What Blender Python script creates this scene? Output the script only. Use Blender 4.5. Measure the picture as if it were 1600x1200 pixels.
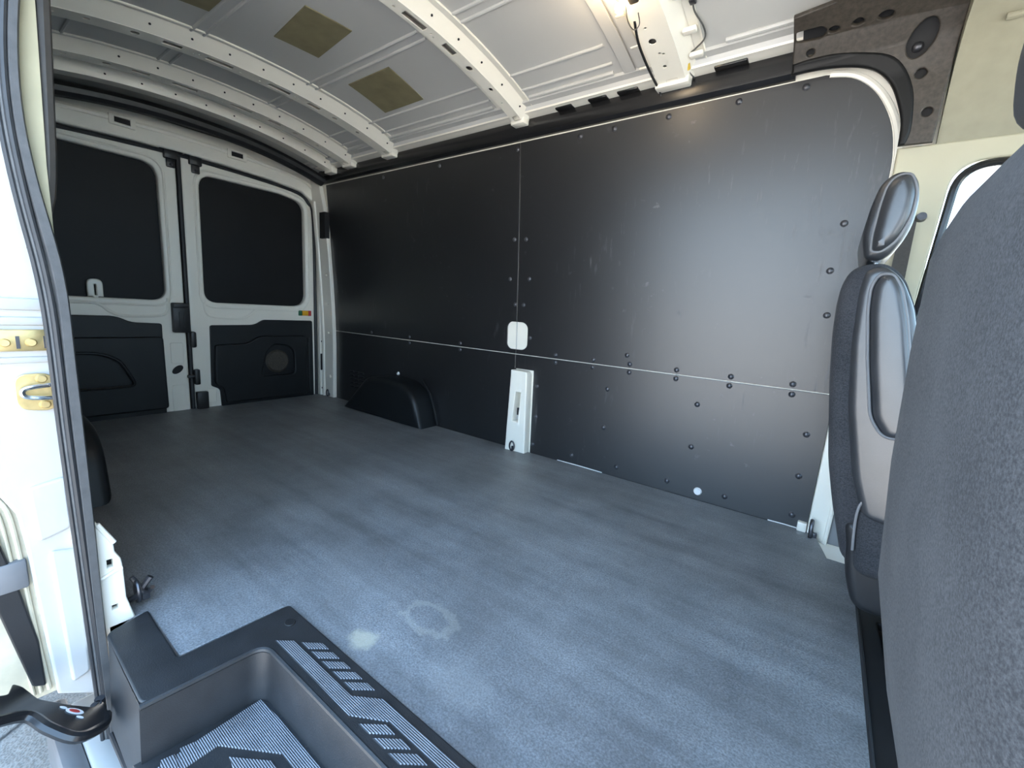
import bpy, bmesh, math, random
import numpy as np
from mathutils import Vector, Matrix

random.seed(7)
for o in list(bpy.data.objects):
    bpy.data.objects.remove(o, do_unlink=True)
scene = bpy.context.scene
COL = scene.collection

# ------------------------------------------------------------------ camera
yaw, pitch, roll = math.radians(35.75), math.radians(-9.45), math.radians(3.45)
fwd = Vector((-math.sin(yaw) * math.cos(pitch), math.cos(yaw) * math.cos(pitch), math.sin(pitch)))
rgt = Vector((math.cos(yaw), math.sin(yaw), 0))
upv = rgt.cross(fwd)
r2 = math.cos(roll) * rgt + math.sin(roll) * upv
u2 = -math.sin(roll) * rgt + math.cos(roll) * upv
cd = bpy.data.cameras.new('camera')
cd.sensor_width = 36.0
cd.lens = 673.0 / 1600.0 * 36.0
cd.clip_start = 0.01
cam = bpy.data.objects.new('camera', cd)
COL.objects.link(cam)
M = Matrix.Identity(4)
for i in range(3):
    M[i][0], M[i][1], M[i][2] = r2[i], u2[i], -fwd[i]
M[2][3] = 0.74
cam.matrix_world = M
scene.camera = cam

# ------------------------------------------------------------------ sky and exposure
w = bpy.data.worlds.new('World')
scene.world = w
w.use_nodes = True
wn, wl = w.node_tree.nodes, w.node_tree.links
wn.clear()
wo = wn.new('ShaderNodeOutputWorld')
bg = wn.new('ShaderNodeBackground')
tc = wn.new('ShaderNodeTexCoord')
sx = wn.new('ShaderNodeSeparateXYZ')
cr = wn.new('ShaderNodeValToRGB')
cr.color_ramp.elements[0].position = 0.0
cr.color_ramp.elements[0].color = (0.58, 0.79, 1.0, 1)
cr.color_ramp.elements[1].position = 0.75
cr.color_ramp.elements[1].color = (0.36, 0.62, 1.0, 1)
wl.new(tc.outputs['Generated'], sx.inputs[0])
wl.new(sx.outputs['Z'], cr.inputs[0])
wl.new(cr.outputs[0], bg.inputs[0])
bg.inputs[1].default_value = 1.5
wl.new(bg.outputs[0], wo.inputs[0])

sd_ = bpy.data.lights.new('sun', 'SUN')
sd_.energy = 19.0
sd_.angle = math.radians(1.5)
sd_.color = (1.0, 0.97, 0.93)
sun = bpy.data.objects.new('sun', sd_)
COL.objects.link(sun)
sun.rotation_euler = Vector((-0.3, 0.62, 1.5)).to_track_quat('Z', 'Y').to_euler()

vs = scene.view_settings
vs.view_transform = 'Standard'
vs.look = 'None'
vs.gamma = 1.0
vs.use_curve_mapping = False
vs.exposure = 2.4


# ------------------------------------------------------------------ materials
class NT:
    def __init__(s, name):
        s.m = bpy.data.materials.new(name)
        s.m.use_nodes = True
        s.n, s.l = s.m.node_tree.nodes, s.m.node_tree.links
        s.b = s.n['Principled BSDF']

    def new(s, t, **k):
        x = s.n.new(t)
        for a, b in k.items():
            setattr(x, a, b)
        return x

    def noise(s, scale, detail=3, vec=None, rough=0.5):
        x = s.new('ShaderNodeTexNoise')
        x.inputs['Scale'].default_value = scale
        x.inputs['Detail'].default_value = detail
        x.inputs['Roughness'].default_value = rough
        s.l.new(vec if vec is not None else s.co(), x.inputs['Vector'])
        return x.outputs['Fac']

    def co(s):
        if not hasattr(s, '_co'):
            s._co = s.new('ShaderNodeTexCoord').outputs['Object']
        return s._co

    def mapped(s, scale=(1, 1, 1), rot=(0, 0, 0), loc=(0, 0, 0)):
        x = s.new('ShaderNodeMapping')
        x.inputs['Scale'].default_value = scale
        x.inputs['Rotation'].default_value = rot
        x.inputs['Location'].default_value = loc
        s.l.new(s.co(), x.inputs['Vector'])
        return x.outputs[0]

    def ramp(s, fac, p0, p1, c0=(0, 0, 0, 1), c1=(1, 1, 1, 1)):
        x = s.new('ShaderNodeValToRGB')
        e = x.color_ramp.elements
        e[0].position, e[1].position = p0, p1
        e[0].color, e[1].color = c0, c1
        s.l.new(fac, x.inputs[0])
        return x.outputs[0]

    def mix(s, fac, a, b):
        x = s.new('ShaderNodeMix', data_type='RGBA')
        if isinstance(fac, (int, float)):
            x.inputs[0].default_value = fac
        else:
            s.l.new(fac, x.inputs[0])
        for i, v in ((6, a), (7, b)):
            if isinstance(v, tuple):
                x.inputs[i].default_value = v if len(v) == 4 else v + (1,)
            else:
                s.l.new(v, x.inputs[i])
        return x.outputs[2]

    def math(s, op, a, b=None):
        x = s.new('ShaderNodeMath', operation=op)
        for i, v in enumerate((a, b)):
            if v is None:
                continue
            if isinstance(v, (int, float)):
                x.inputs[i].default_value = v
            else:
                s.l.new(v, x.inputs[i])
        return x.outputs[0]

    def bump(s, h, strength, dist=0.002):
        x = s.new('ShaderNodeBump')
        x.inputs['Strength'].default_value = strength
        x.inputs['Distance'].default_value = dist
        s.l.new(h, x.inputs['Height'])
        s.l.new(x.outputs[0], s.b.inputs['Normal'])

    def set(s, **k):
        for a, v in k.items():
            i = s.b.inputs[a.replace('_', ' ')]
            if hasattr(v, 'is_linked') or hasattr(v, 'links'):
                s.l.new(v, i)
            else:
                i.default_value = v + (1,) if isinstance(v, tuple) and len(v) == 3 else v
        return s


def plain(name, col, rough=0.5, metal=0.0, spec=0.5, var=0.12, vscale=9.0, bump=0.0, bscale=300.0, coat=0.0):
    t = NT(name)
    f = t.noise(vscale, 4)
    lo = tuple(c * (1 - var) for c in col)
    hi = tuple(min(1, c * (1 + var)) for c in col)
    t.set(Base_Color=t.ramp(f, 0.3, 0.7, lo + (1,), hi + (1,)), Roughness=rough, Metallic=metal)
    t.b.inputs['Specular IOR Level'].default_value = spec
    if coat:
        t.b.inputs['Coat Weight'].default_value = coat
        t.b.inputs['Coat Roughness'].default_value = 0.12
    if bump:
        t.bump(t.noise(bscale, 2), bump, 0.001)
    return t.m


MAT = {}
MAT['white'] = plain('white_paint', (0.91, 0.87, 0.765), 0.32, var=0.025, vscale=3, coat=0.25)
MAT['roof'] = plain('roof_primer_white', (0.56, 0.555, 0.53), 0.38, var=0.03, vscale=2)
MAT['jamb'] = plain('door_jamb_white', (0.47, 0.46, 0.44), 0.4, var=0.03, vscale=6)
MAT['sealer'] = plain('seam_sealer_cream', (0.50, 0.445, 0.33), 0.6, var=0.10, vscale=25, bump=0.3, bscale=60)
MAT['cream'] = plain('headliner_cream', (0.30, 0.278, 0.20), 0.85, var=0.05, vscale=30, bump=0.15, bscale=500)
MAT['creamplastic'] = plain('pillar_trim_cream', (0.50, 0.46, 0.33), 0.5, var=0.03)
MAT['greytrim'] = plain('pillar_grey_metal', (0.21, 0.215, 0.225), 0.4, var=0.05)
MAT['black'] = plain('black_plastic', (0.014, 0.014, 0.015), 0.42, var=0.2, bump=0.15, bscale=700)
MAT['gloss'] = plain('gloss_black_trim', (0.012, 0.012, 0.013), 0.24, var=0.1, vscale=3)
MAT['dark'] = plain('dark_cavity_metal', (0.01, 0.01, 0.011), 0.7, var=0.1)
MAT['rubber'] = plain('seal_rubber', (0.022, 0.022, 0.024), 0.5, var=0.15, vscale=20)
MAT['carpetband'] = plain('seal_band', (0.075, 0.074, 0.074), 0.62, var=0.15, vscale=40, bump=0.2, bscale=500)
MAT['brown'] = plain('pillar_edge_brown', (0.040, 0.034, 0.028), 0.6, var=0.12, vscale=40)
MAT['bracket'] = plain('dark_brown_plastic', (0.052, 0.043, 0.034), 0.5, var=0.3, vscale=90, bump=0.35, bscale=260)
MAT['lip'] = plain('lip_black', (0.008, 0.008, 0.008), 0.5, spec=0.3, var=0.1)
MAT['creamstrip'] = plain('cream_sealer_strip', (0.40, 0.35, 0.22), 0.6, var=0.06, vscale=20)
MAT['leather'] = plain('black_leather', (0.026, 0.027, 0.030), 0.36, spec=1.0, var=0.15, vscale=15, bump=0.12, bscale=350)
MAT['piping'] = plain('grey_piping', (0.15, 0.15, 0.155), 0.45, var=0.1)
MAT['chrome'] = plain('polished_steel', (0.75, 0.76, 0.78), 0.18, metal=1.0, var=0.05)
MAT['steel'] = plain('dark_zinc', (0.10, 0.10, 0.11), 0.35, metal=0.8, var=0.2, vscale=60)
MAT['gold'] = plain('gold_zinc', (0.62, 0.47, 0.22), 0.34, metal=0.7, var=0.18, vscale=40)
MAT['screw'] = plain('black_screw', (0.10, 0.10, 0.11), 0.28, metal=0.5, var=0.1)
MAT['pad'] = plain('tan_damping_pad', (0.235, 0.205, 0.115), 0.62, var=0.14, vscale=14, bump=0.1, bscale=90)
MAT['winblack'] = plain('black_window_board', (0.007, 0.007, 0.0075), 0.5, spec=0.25, var=0.15, vscale=4)
MAT['doortrim'] = plain('black_door_trim', (0.007, 0.0082, 0.0095), 0.45, spec=0.4, var=0.2, bump=0.15, bscale=500)
MAT['amber'] = plain('amber_lens', (0.85, 0.42, 0.02), 0.25, var=0.1)
MAT['green'] = plain('green_print', (0.02, 0.16, 0.07), 0.4)
MAT['red'] = plain('red_print', (0.50, 0.035, 0.03), 0.4)
MAT['paper'] = plain('white_sticker', (0.80, 0.80, 0.80), 0.5, var=0.03)
MAT['wire'] = plain('wire_grey', (0.09, 0.09, 0.085), 0.5)
MAT['yellow'] = plain('yellow_tape', (0.62, 0.42, 0.05), 0.5)
MAT['webbing'] = plain('belt_webbing', (0.06, 0.055, 0.05), 0.8, vscale=120, bump=0.2)
MAT['rocker'] = plain('grey_rocker', (0.14, 0.14, 0.145), 0.5)

# side wall boards: satin black with pale scuffs and scratches
t = NT('black_wall_board')
a = t.ramp(t.noise(1.0, 5, t.mapped((60, 60, 7), (0, 0.3, 0)), 0.6), 0.60, 0.72)
b = t.ramp(t.noise(2.3, 2), 0.46, 0.60)
scr = t.math('MULTIPLY', a, b)
c = t.ramp(t.noise(24, 4, None, 0.6), 0.645, 0.72)
d = t.ramp(t.noise(3.1, 2, t.mapped(loc=(4, 2, 1))), 0.5, 0.65)
blot = t.math('MULTIPLY', c, d)
mk = t.math('MAXIMUM', t.math('MULTIPLY', scr, 0.6), t.math('MULTIPLY', blot, 0.8))
base = t.ramp(t.noise(1.6, 3), 0.3, 0.7, (0.009, 0.009, 0.010, 1), (0.013, 0.013, 0.0145, 1))
t.set(Base_Color=t.mix(t.math('MULTIPLY', mk, 0.5), base, (0.16, 0.16, 0.165)),
      Roughness=t.math('ADD', 0.385, t.math('MULTIPLY', mk, 0.25)))
t.b.inputs['Specular IOR Level'].default_value = 1.0
t.bump(t.noise(420, 2), 0.12, 0.0006)
MAT['board'] = t.m

# rubber floor mat: black, dusty and streaked along the van, two dried mud stains
t = NT('rubber_floor_mat')
st = t.ramp(t.noise(1.0, 7, t.mapped((0.9, 9, 1), (0, 0, 0.06)), 0.7), 0.35, 0.75)
cl = t.ramp(t.noise(3.0, 8, None, 0.72), 0.34, 0.70)
fine = t.ramp(t.noise(240, 3, None, 0.7), 0.36, 0.66)
du = t.math('MULTIPLY', t.math('ADD', 0.16, t.math('ADD', t.math('MULTIPLY', st, 0.34), t.math('MULTIPLY', cl, 0.36))), t.math('ADD', 0.45, t.math('MULTIPLY', fine, 0.85)))


def blob(cx, cy, rx, ry, lo, hi, k):
    v = t.mapped((1 / rx, 1 / ry, 0), (0, 0, 0), (-cx / rx, -cy / ry, 0))
    nz = t.new('ShaderNodeTexNoise')
    nz.inputs['Scale'].default_value = 34
    nz.inputs['Detail'].default_value = 5
    t.l.new(t.co(), nz.inputs['Vector'])
    ad = t.new('ShaderNodeMixRGB', blend_type='ADD')
    ad.inputs[0].default_value = 1.3
    t.l.new(v, ad.inputs[1])
    t.l.new(nz.outputs['Color'], ad.inputs[2])
    sb = t.new('ShaderNodeVectorMath', operation='SUBTRACT')
    sb.inputs[1].default_value = (0.65, 0.65, 0.65)
    t.l.new(ad.outputs[0], sb.inputs[0])
    mu = t.new('ShaderNodeVectorMath', operation='MULTIPLY')
    mu.inputs[1].default_value = (1, 1, 0)
    t.l.new(sb.outputs[0], mu.inputs[0])
    ln = t.new('ShaderNodeVectorMath', operation='LENGTH')
    t.l.new(mu.outputs[0], ln.inputs[0])
    return t.math('MULTIPLY', t.ramp(ln.outputs['Value'], lo, hi, (1, 1, 1, 1), (0, 0, 0, 1)), k)


s1 = blob(-0.748, 0.512, 0.040, 0.034, 0.55, 1.05, 0.62)
ri = blob(-0.690, 0.652, 0.085, 0.055, 0.88, 1.05, 1.0)
rh = blob(-0.690, 0.652, 0.060, 0.036, 0.85, 1.1, 1.0)
ring = t.math('MULTIPLY', t.math('MAXIMUM', t.math('SUBTRACT', ri, rh), 0.0), 0.17)
s3 = blob(-0.51, 0.56, 0.09, 0.07, 0.5, 1.3, 0.12)
basec = t.mix(du, (0.045, 0.0465, 0.049), (0.40, 0.41, 0.425))
c1 = t.mix(s1, basec, (0.52, 0.48, 0.37))
c2 = t.mix(ring, c1, (0.60, 0.57, 0.49))
c3 = t.mix(s3, c2, (0.45, 0.44, 0.42))
t.set(Base_Color=c3, Roughness=t.math('ADD', 0.40, t.math('MULTIPLY', du, 0.22)))
t.b.inputs['Specular IOR Level'].default_value = 0.9
t.bump(t.noise(260, 3), 0.35, 0.0012)
MAT['mat'] = t.m

# moulded step plastic and its ribbed tread areas
MAT['step'] = plain('step_plastic', (0.020, 0.0205, 0.022), 0.46, var=0.18, vscale=22, bump=0.35, bscale=420)
t = NT('ribbed_tread')
wv = t.new('ShaderNodeTexWave', wave_type='BANDS', bands_direction='Y')
wv.inputs['Scale'].default_value = 88
wv.inputs['Distortion'].default_value = 0
t.l.new(t.co(), wv.inputs['Vector'])
rb = t.ramp(wv.outputs['Fac'], 0.35, 0.65)
wear = t.ramp(t.noise(22, 4), 0.35, 0.65)
t.set(Base_Color=t.mix(t.math('MULTIPLY', rb, t.math('ADD', 0.65, t.math('MULTIPLY', wear, 0.3))), (0.03, 0.031, 0.034), (0.34, 0.35, 0.38)), Roughness=0.4)
t.bump(rb, 0.6, 0.0015)
MAT['tread'] = t.m


def fabric(name, c0, c1, sc):
    t = NT(name)
    f = t.noise(sc, 4, None, 0.7)
    g = t.noise(9, 3)
    k = t.math('ADD', t.math('MULTIPLY', f, 0.75), t.math('MULTIPLY', g, 0.25))
    t.set(Base_Color=t.ramp(k, 0.38, 0.64, c0 + (1,), c1 + (1,)), Roughness=0.95)
    t.b.inputs['Specular IOR Level'].default_value = 0.15
    t.b.inputs['Sheen Weight'].default_value = 0.04
    t.bump(f, 0.10, 0.0006)
    return t.m


MAT['fabric'] = fabric('grey_carpet_fabric', (0.034, 0.0345, 0.0365), (0.088, 0.0885, 0.092), 420)
MAT['sidefabric'] = fabric('charcoal_seat_fabric', (0.022, 0.023, 0.026), (0.050, 0.051, 0.056), 320)

t = NT('asphalt')
vo = t.new('ShaderNodeTexVoronoi')
vo.inputs['Scale'].default_value = 140
t.l.new(t.co(), vo.inputs['Vector'])
k = t.ramp(vo.outputs['Distance'], 0.1, 0.8)
ck = t.new('ShaderNodeTexVoronoi', feature='DISTANCE_TO_EDGE')
ck.inputs['Scale'].default_value = 2.1
t.l.new(t.co(), ck.inputs['Vector'])
crk = t.ramp(ck.outputs['Distance'], 0.004, 0.02)
t.set(Base_Color=t.mix(crk, (0.03, 0.028, 0.026), t.mix(t.math('MULTIPLY', k, t.noise(40, 4)), (0.155, 0.143, 0.130), (0.34, 0.315, 0.285))), Roughness=0.9)
t.bump(k, 0.5, 0.004)
MAT['asphalt'] = t.m

t = NT('clear_glass')
tr = t.new('ShaderNodeBsdfTransparent')
gl = t.new('ShaderNodeBsdfGlossy')
gl.inputs['Roughness'].default_value = 0.02
mx = t.new('ShaderNodeMixShader')
mx.inputs[0].default_value = 0.06
tr.inputs[0].default_value = (0.93, 0.96, 0.95, 1)
t.l.new(tr.outputs[0], mx.inputs[1])
t.l.new(gl.outputs[0], mx.inputs[2])
t.l.new(mx.outputs[0], t.n['Material Output'].inputs['Surface'])
MAT['glass'] = t.m

t = NT('lamp_bulb')
t.set(Base_Color=(1, 0.85, 0.6))
t.b.inputs['Emission Color'].default_value = (1.0, 0.72, 0.38, 1)
t.b.inputs['Emission Strength'].default_value = 12
MAT['bulb'] = t.m


# ------------------------------------------------------------------ geometry helpers
def finish(bm, name, mat, parent=None, smooth=35, merge=True):
    if merge:
        bmesh.ops.remove_doubles(bm, verts=bm.verts, dist=1e-5)
    bmesh.ops.recalc_face_normals(bm, faces=bm.faces)
    lim = math.radians(smooth or 0)
    lay = bm.edges.layers.int.get('cap')
    for e in bm.edges:
        f = e.link_faces
        sharp = len(f) == 2 and f[0].normal.angle(f[1].normal, 0.0) > lim
        if lay is not None and e[lay] and (smooth or 0) < 50:
            sharp = True
        e.smooth = not sharp
    for f in bm.faces:
        f.smooth = bool(smooth)
    me = bpy.data.meshes.new(name)
    bm.to_mesh(me)
    bm.free()
    return link(name, me, mat, parent, smooth)


def link(name, me, mat, parent=None, smooth=35):
    me.materials.clear()
    me.materials.append(MAT[mat] if isinstance(mat, str) else mat)
    o = bpy.data.objects.new(name, me)
    COL.objects.link(o)
    if parent is not None:
        attach(o, parent)
    return o


def world_loc(o):
    v = Vector(o.location)
    while o.parent is not None:
        v = v + o.matrix_parent_inverse.translation
        o = o.parent
        v = v + Vector(o.location)
    return v


def attach(o, parent):
    o.parent = parent
    o.matrix_parent_inverse = Matrix.Translation(-world_loc(parent))


def thing(name, base, label, cat, group=None):
    o = bpy.data.objects.new(name, None)
    o.empty_display_size = 0.05
    COL.objects.link(o)
    o.location = base
    return tag(o, label, cat, group)


def tag(o, label, cat, group=None):
    o['label'] = label
    o['category'] = cat
    if group:
        o['group'] = group
    return o


def struct(o, label=None, cat=None):
    o['kind'] = 'structure'
    if label:
        o['label'] = label
    if cat:
        o['category'] = cat
    return o


def rebase(o):
    """put a single-mesh thing's origin at its base"""
    co = np.array([v.co for v in o.data.vertices])
    b = Vector(((co[:, 0].min() + co[:, 0].max()) / 2, (co[:, 1].min() + co[:, 1].max()) / 2, co[:, 2].min()))
    o.data.transform(Matrix.Translation(-b))
    o.location = b
    return o


def rounded(pts, r, seg=6):
    out = []
    n = len(pts)
    for i, p in enumerate(pts):
        rr = r[i] if isinstance(r, (list, tuple)) else r
        a, b, c = Vector(pts[i - 1][:2]), Vector(p[:2]), Vector(pts[(i + 1) % n][:2])
        d1, d2 = (a - b), (c - b)
        l1, l2 = d1.length, d2.length
        if rr <= 0 or l1 < 1e-6 or l2 < 1e-6:
            out.append((b.x, b.y))
            continue
        q = min(rr, 0.48 * l1, 0.48 * l2)
        p1, p2 = b + d1 / l1 * q, b + d2 / l2 * q
        for k in range(seg + 1):
            f = k / seg
            v = (1 - f) ** 2 * p1 + 2 * f * (1 - f) * b + f * f * p2
            out.append((v.x, v.y))
    return out


def rect(x0, y0, x1, y1, r=0.0, seg=5):
    p = [(x0, y0), (x1, y0), (x1, y1), (x0, y1)]
    return rounded(p, r, seg) if r else p


def ell(cx, cy, rx, ry=None, n=20, rot=0.0):
    ry = ry or rx
    o = []
    for i in range(n):
        a = 2 * math.pi * i / n
        x, y = rx * math.cos(a), ry * math.sin(a)
        o.append((cx + x * math.cos(rot) - y * math.sin(rot), cy + x * math.sin(rot) + y * math.cos(rot)))
    return o


def plate_bm(outline, holes=(), t=0.01, bev=0.0, mapf=None, cuts=(), res=2):
    cu = bpy.data.curves.new('tmp', 'CURVE')
    cu.dimensions = '2D'
    cu.fill_mode = 'BOTH'
    cu.extrude = max(t / 2 - bev, 0.00001)
    cu.bevel_depth = bev
    cu.offset = -bev
    cu.bevel_resolution = res
    for pl in [outline] + list(holes):
        sp = cu.splines.new('POLY')
        sp.points.add(len(pl) - 1)
        for q, p in zip(sp.points, pl):
            q.co = (p[0], p[1], 0, 1)
        sp.use_cyclic_u = True
    ob = bpy.data.objects.new('tmp', cu)
    COL.objects.link(ob)
    dg = bpy.context.evaluated_depsgraph_get()
    me = bpy.data.meshes.new_from_object(ob.evaluated_get(dg))
    bpy.data.objects.remove(ob)
    bpy.data.curves.remove(cu)
    bm = bmesh.new()
    bm.from_mesh(me)
    bpy.data.meshes.remove(me)
    bmesh.ops.remove_doubles(bm, verts=bm.verts, dist=1e-5)
    lay = bm.edges.layers.int.new('cap')
    bm.normal_update()
    for e in bm.edges:
        f = e.link_faces
        if len(f) == 2 and (abs(f[0].normal.z) > 0.995) != (abs(f[1].normal.z) > 0.995):
            e[lay] = 1
    for ax, val in cuts:
        co = (val, 0, 0) if ax == 'u' else (0, val, 0)
        no = (1, 0, 0) if ax == 'u' else (0, 1, 0)
        bmesh.ops.bisect_plane(bm, geom=bm.verts[:] + bm.edges[:] + bm.faces[:], plane_co=co, plane_no=no)
    if mapf:
        for v in bm.verts:
            v.co = mapf(*v.co)
    return bm


def plate(name, mat, outline, holes=(), t=0.01, bev=0.0, mapf=None, cuts=(), parent=None, res=2, smooth=35):
    return finish(plate_bm(outline, holes, t, bev, mapf, cuts, res), name, mat, parent, smooth)


def box_bm(x0, x1, y0, y1, z0, z1, bev=0.0, seg=2, bm=None):
    bm2 = bmesh.new()
    bmesh.ops.create_cube(bm2, size=1)
    for v in bm2.verts:
        v.co = ((x0 + x1) / 2 + v.co.x * (x1 - x0), (y0 + y1) / 2 + v.co.y * (y1 - y0), (z0 + z1) / 2 + v.co.z * (z1 - z0))
    if bev:
        bmesh.ops.bevel(bm2, geom=bm2.edges[:], offset=bev, segments=seg, profile=0.5, affect='EDGES')
    if bm is None:
        return bm2
    merge(bm, bm2)
    return bm


def merge(bm, bm2):
    me = bpy.data.meshes.new('tmp')
    bm2.to_mesh(me)
    bm2.free()
    bm.from_mesh(me)
    bpy.data.meshes.remove(me)


def box(name, mat, x0, x1, y0, y1, z0, z1, bev=0.0, parent=None, seg=2):
    return finish(box_bm(x0, x1, y0, y1, z0, z1, bev, seg), name, mat, parent)


def tube_bm(pts, r, n=10, closed=False, cap=True, bm=None):
    bm = bm or bmesh.new()
    P = [Vector(p) for p in pts]
    N = len(P)
    rings = []
    T0 = (P[1] - P[0]).normalized()
    nrm = T0.orthogonal().normalized()
    for i in range(N):
        if closed:
            T = (P[(i + 1) % N] - P[i - 1]).normalized()
        else:
            T = (P[min(i + 1, N - 1)] - P[max(i - 1, 0)]).normalized()
        nrm = (nrm - T * nrm.dot(T)).normalized()
        bn = T.cross(nrm)
        rr = r[i] if isinstance(r, (list, tuple)) else r
        rings.append([bm.verts.new(P[i] + rr * (math.cos(2 * math.pi * k / n) * nrm + math.sin(2 * math.pi * k / n) * bn)) for k in range(n)])
    for i in range(N if closed else N - 1):
        a, b = rings[i], rings[(i + 1) % N]
        for k in range(n):
            bm.faces.new((a[k], a[(k + 1) % n], b[(k + 1) % n], b[k]))
    if cap and not closed:
        bm.faces.new(rings[0][::-1])
        bm.faces.new(rings[-1])
    return bm


def tube(name, mat, pts, r, n=10, closed=False, parent=None):
    return finish(tube_bm(pts, r, n, closed), name, mat, parent, merge=False)


def smooth_path(pts, k=6):
    P = [Vector(p) for p in pts]
    out = []
    for i in range(len(P) - 1):
        p0, p1, p2, p3 = P[max(i - 1, 0)], P[i], P[i + 1], P[min(i + 2, len(P) - 1)]
        for j in range(k):
            f = j / k
            out.append(0.5 * ((2 * p1) + (p2 - p0) * f + (2 * p0 - 5 * p1 + 4 * p2 - p3) * f * f + (3 * p1 - p0 - 3 * p2 + p3) * f ** 3))
    out.append(P[-1])
    return out


def smooth2(pts, k=4):
    return [(v.x, v.y) for v in smooth_path([(p[0], p[1], 0) for p in pts], k)]


def extrude_bm(profile, x0, x1, nx=1, closed=True, bm=None):
    """closed (y,z) profile extruded along X"""
    bm = bm or bmesh.new()
    rows = []
    for i in range(nx + 1):
        x = x0 + (x1 - x0) * i / nx
        rows.append([bm.verts.new((x, p[0], p[1])) for p in profile])
    n = len(profile)
    for a, b in zip(rows, rows[1:]):
        for k in range(n if closed else n - 1):
            bm.faces.new((a[k], a[(k + 1) % n], b[(k + 1) % n], b[k]))
    if closed:
        bm.faces.new(rows[0][::-1])
        bm.faces.new(rows[-1])
    return bm


def extrude(name, mat, profile, x0, x1, parent=None, nx=1, closed=True, smooth=35):
    return finish(extrude_bm(profile, x0, x1, nx, closed), name, mat, parent, smooth)


# ------------------------------------------------------------------ shape of the van
W = 1.885          # inner face of far wall; centre line of van y = 1.0; near wall mirrors it


def WY(z):
    return W - 0.07 * max(0.0, (z - 0.4) / 1.15) ** 1.5


def zb(y):         # underside of the roof bows
    return 1.723 - 0.101 * (abs(y - 1.0) / 0.75) ** 2.2


def zs(y):         # roof skin
    return zb(y) + 0.042


XR = -3.27         # rear doors


def wmap(depth=0.0, t=0.006):
    return lambda u, v, w_: (u, WY(v) + depth + t / 2 - w_, v)


ZC = [('v', 0.1 * i + 0.013) for i in range(0, 17)]

# ---- ground outside
g = plate('ground', 'asphalt', rect(-30, -40, 30, 30), t=0.02, mapf=lambda u, v, w_: (u, v, w_ - 0.64))
struct(g, 'grey cracked asphalt ground outside the open door', 'ground')

# ---- floor
fl_out = [(-3.262, 0.12), (-1.235, 0.12), (-1.235, 0.185), (-1.19, 0.185), (-1.19, 0.252), (-0.985, 0.252), (-0.975, 0.455), (0.165, 0.455), (0.166, 1.7), (0.10, 1.70), (0.06, 1.882), (-3.262, 1.882)]
floor = plate('floor', 'mat', fl_out, t=0.02, bev=0.002, mapf=lambda u, v, w_: (u, v, w_ - 0.0095))
struct(floor, 'black dusty rubber cargo floor mat of the van', 'floor')
box('floor_pan', 'white', -3.3, 0.20, 0.47, 1.95, -0.07, -0.0215, parent=floor)

# ---- far side wall
wl_shell = [(WY(z) + 0.0075, z) for z in np.linspace(-0.09, 1.66, 15)] + [(1.99, 1.66), (1.99, -0.09)]
wall_left = extrude('wall_left', 'white', wl_shell, -3.33, 0.21)
struct(wall_left, 'white painted van side wall faced with black boards', 'wall')
fo = [(-1.342, 0.522)]
oval_f = [(-1.342, 0.545), (-1.298, 0.545), (-1.272, 0.565), (-1.272, 0.67), (-1.298, 0.691), (-1.342, 0.691)]
front_edge = [(0.047, 0.522), (0.056, 0.75), (0.068, 1.0), (0.078, 1.20), (0.077, 1.29), (0.061, 1.375), (0.026, 1.45), (-0.018, 1.505), (-0.07, 1.541), (-0.13, 1.5555)]
front_edge = smooth2(front_edge)
up_front = fo + front_edge + [(-1.342, 1.5535)] + rounded(oval_f[::-1], [0, 0.03, 0.03, 0.03, 0.03, 0])
oval_r = [(-1.346, 0.545), (-1.385, 0.545), (-1.405, 0.565), (-1.405, 0.67), (-1.385, 0.691), (-1.346, 0.691)]
up_rear = [(-3.045, 0.522), (-1.346, 0.522)] + rounded(oval_r, [0, 0.03, 0.03, 0.03, 0.03, 0]) + [(-1.346, 1.5535), (-3.045, 1.5535)]
lo_front = [(-1.212, -0.004), (0.036, -0.004), (0.046, 0.518), (-1.342, 0.518), (-1.342, 0.444), (-1.222, 0.444)]
lo_rear = [(-3.045, -0.004), (-1.352, -0.004), (-1.338, 0.444), (-1.346, 0.444), (-1.346, 0.518), (-3.045, 0.518)]
panels = {}
for key, ol, lab in (('uf', up_front, 'tall board with rounded front top corner'), ('ur', up_rear, 'tall board towards the rear doors'),
                     ('lf', lo_front, 'low board behind the seat'), ('lr', lo_rear, 'low board behind the wheel arch')):
    panels[key] = plate('wall_panel', 'board', ol, t=0.006, bev=0.0012, mapf=wmap(), cuts=ZC, parent=wall_left, res=1)
    panels[key]['label'] = lab

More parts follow.
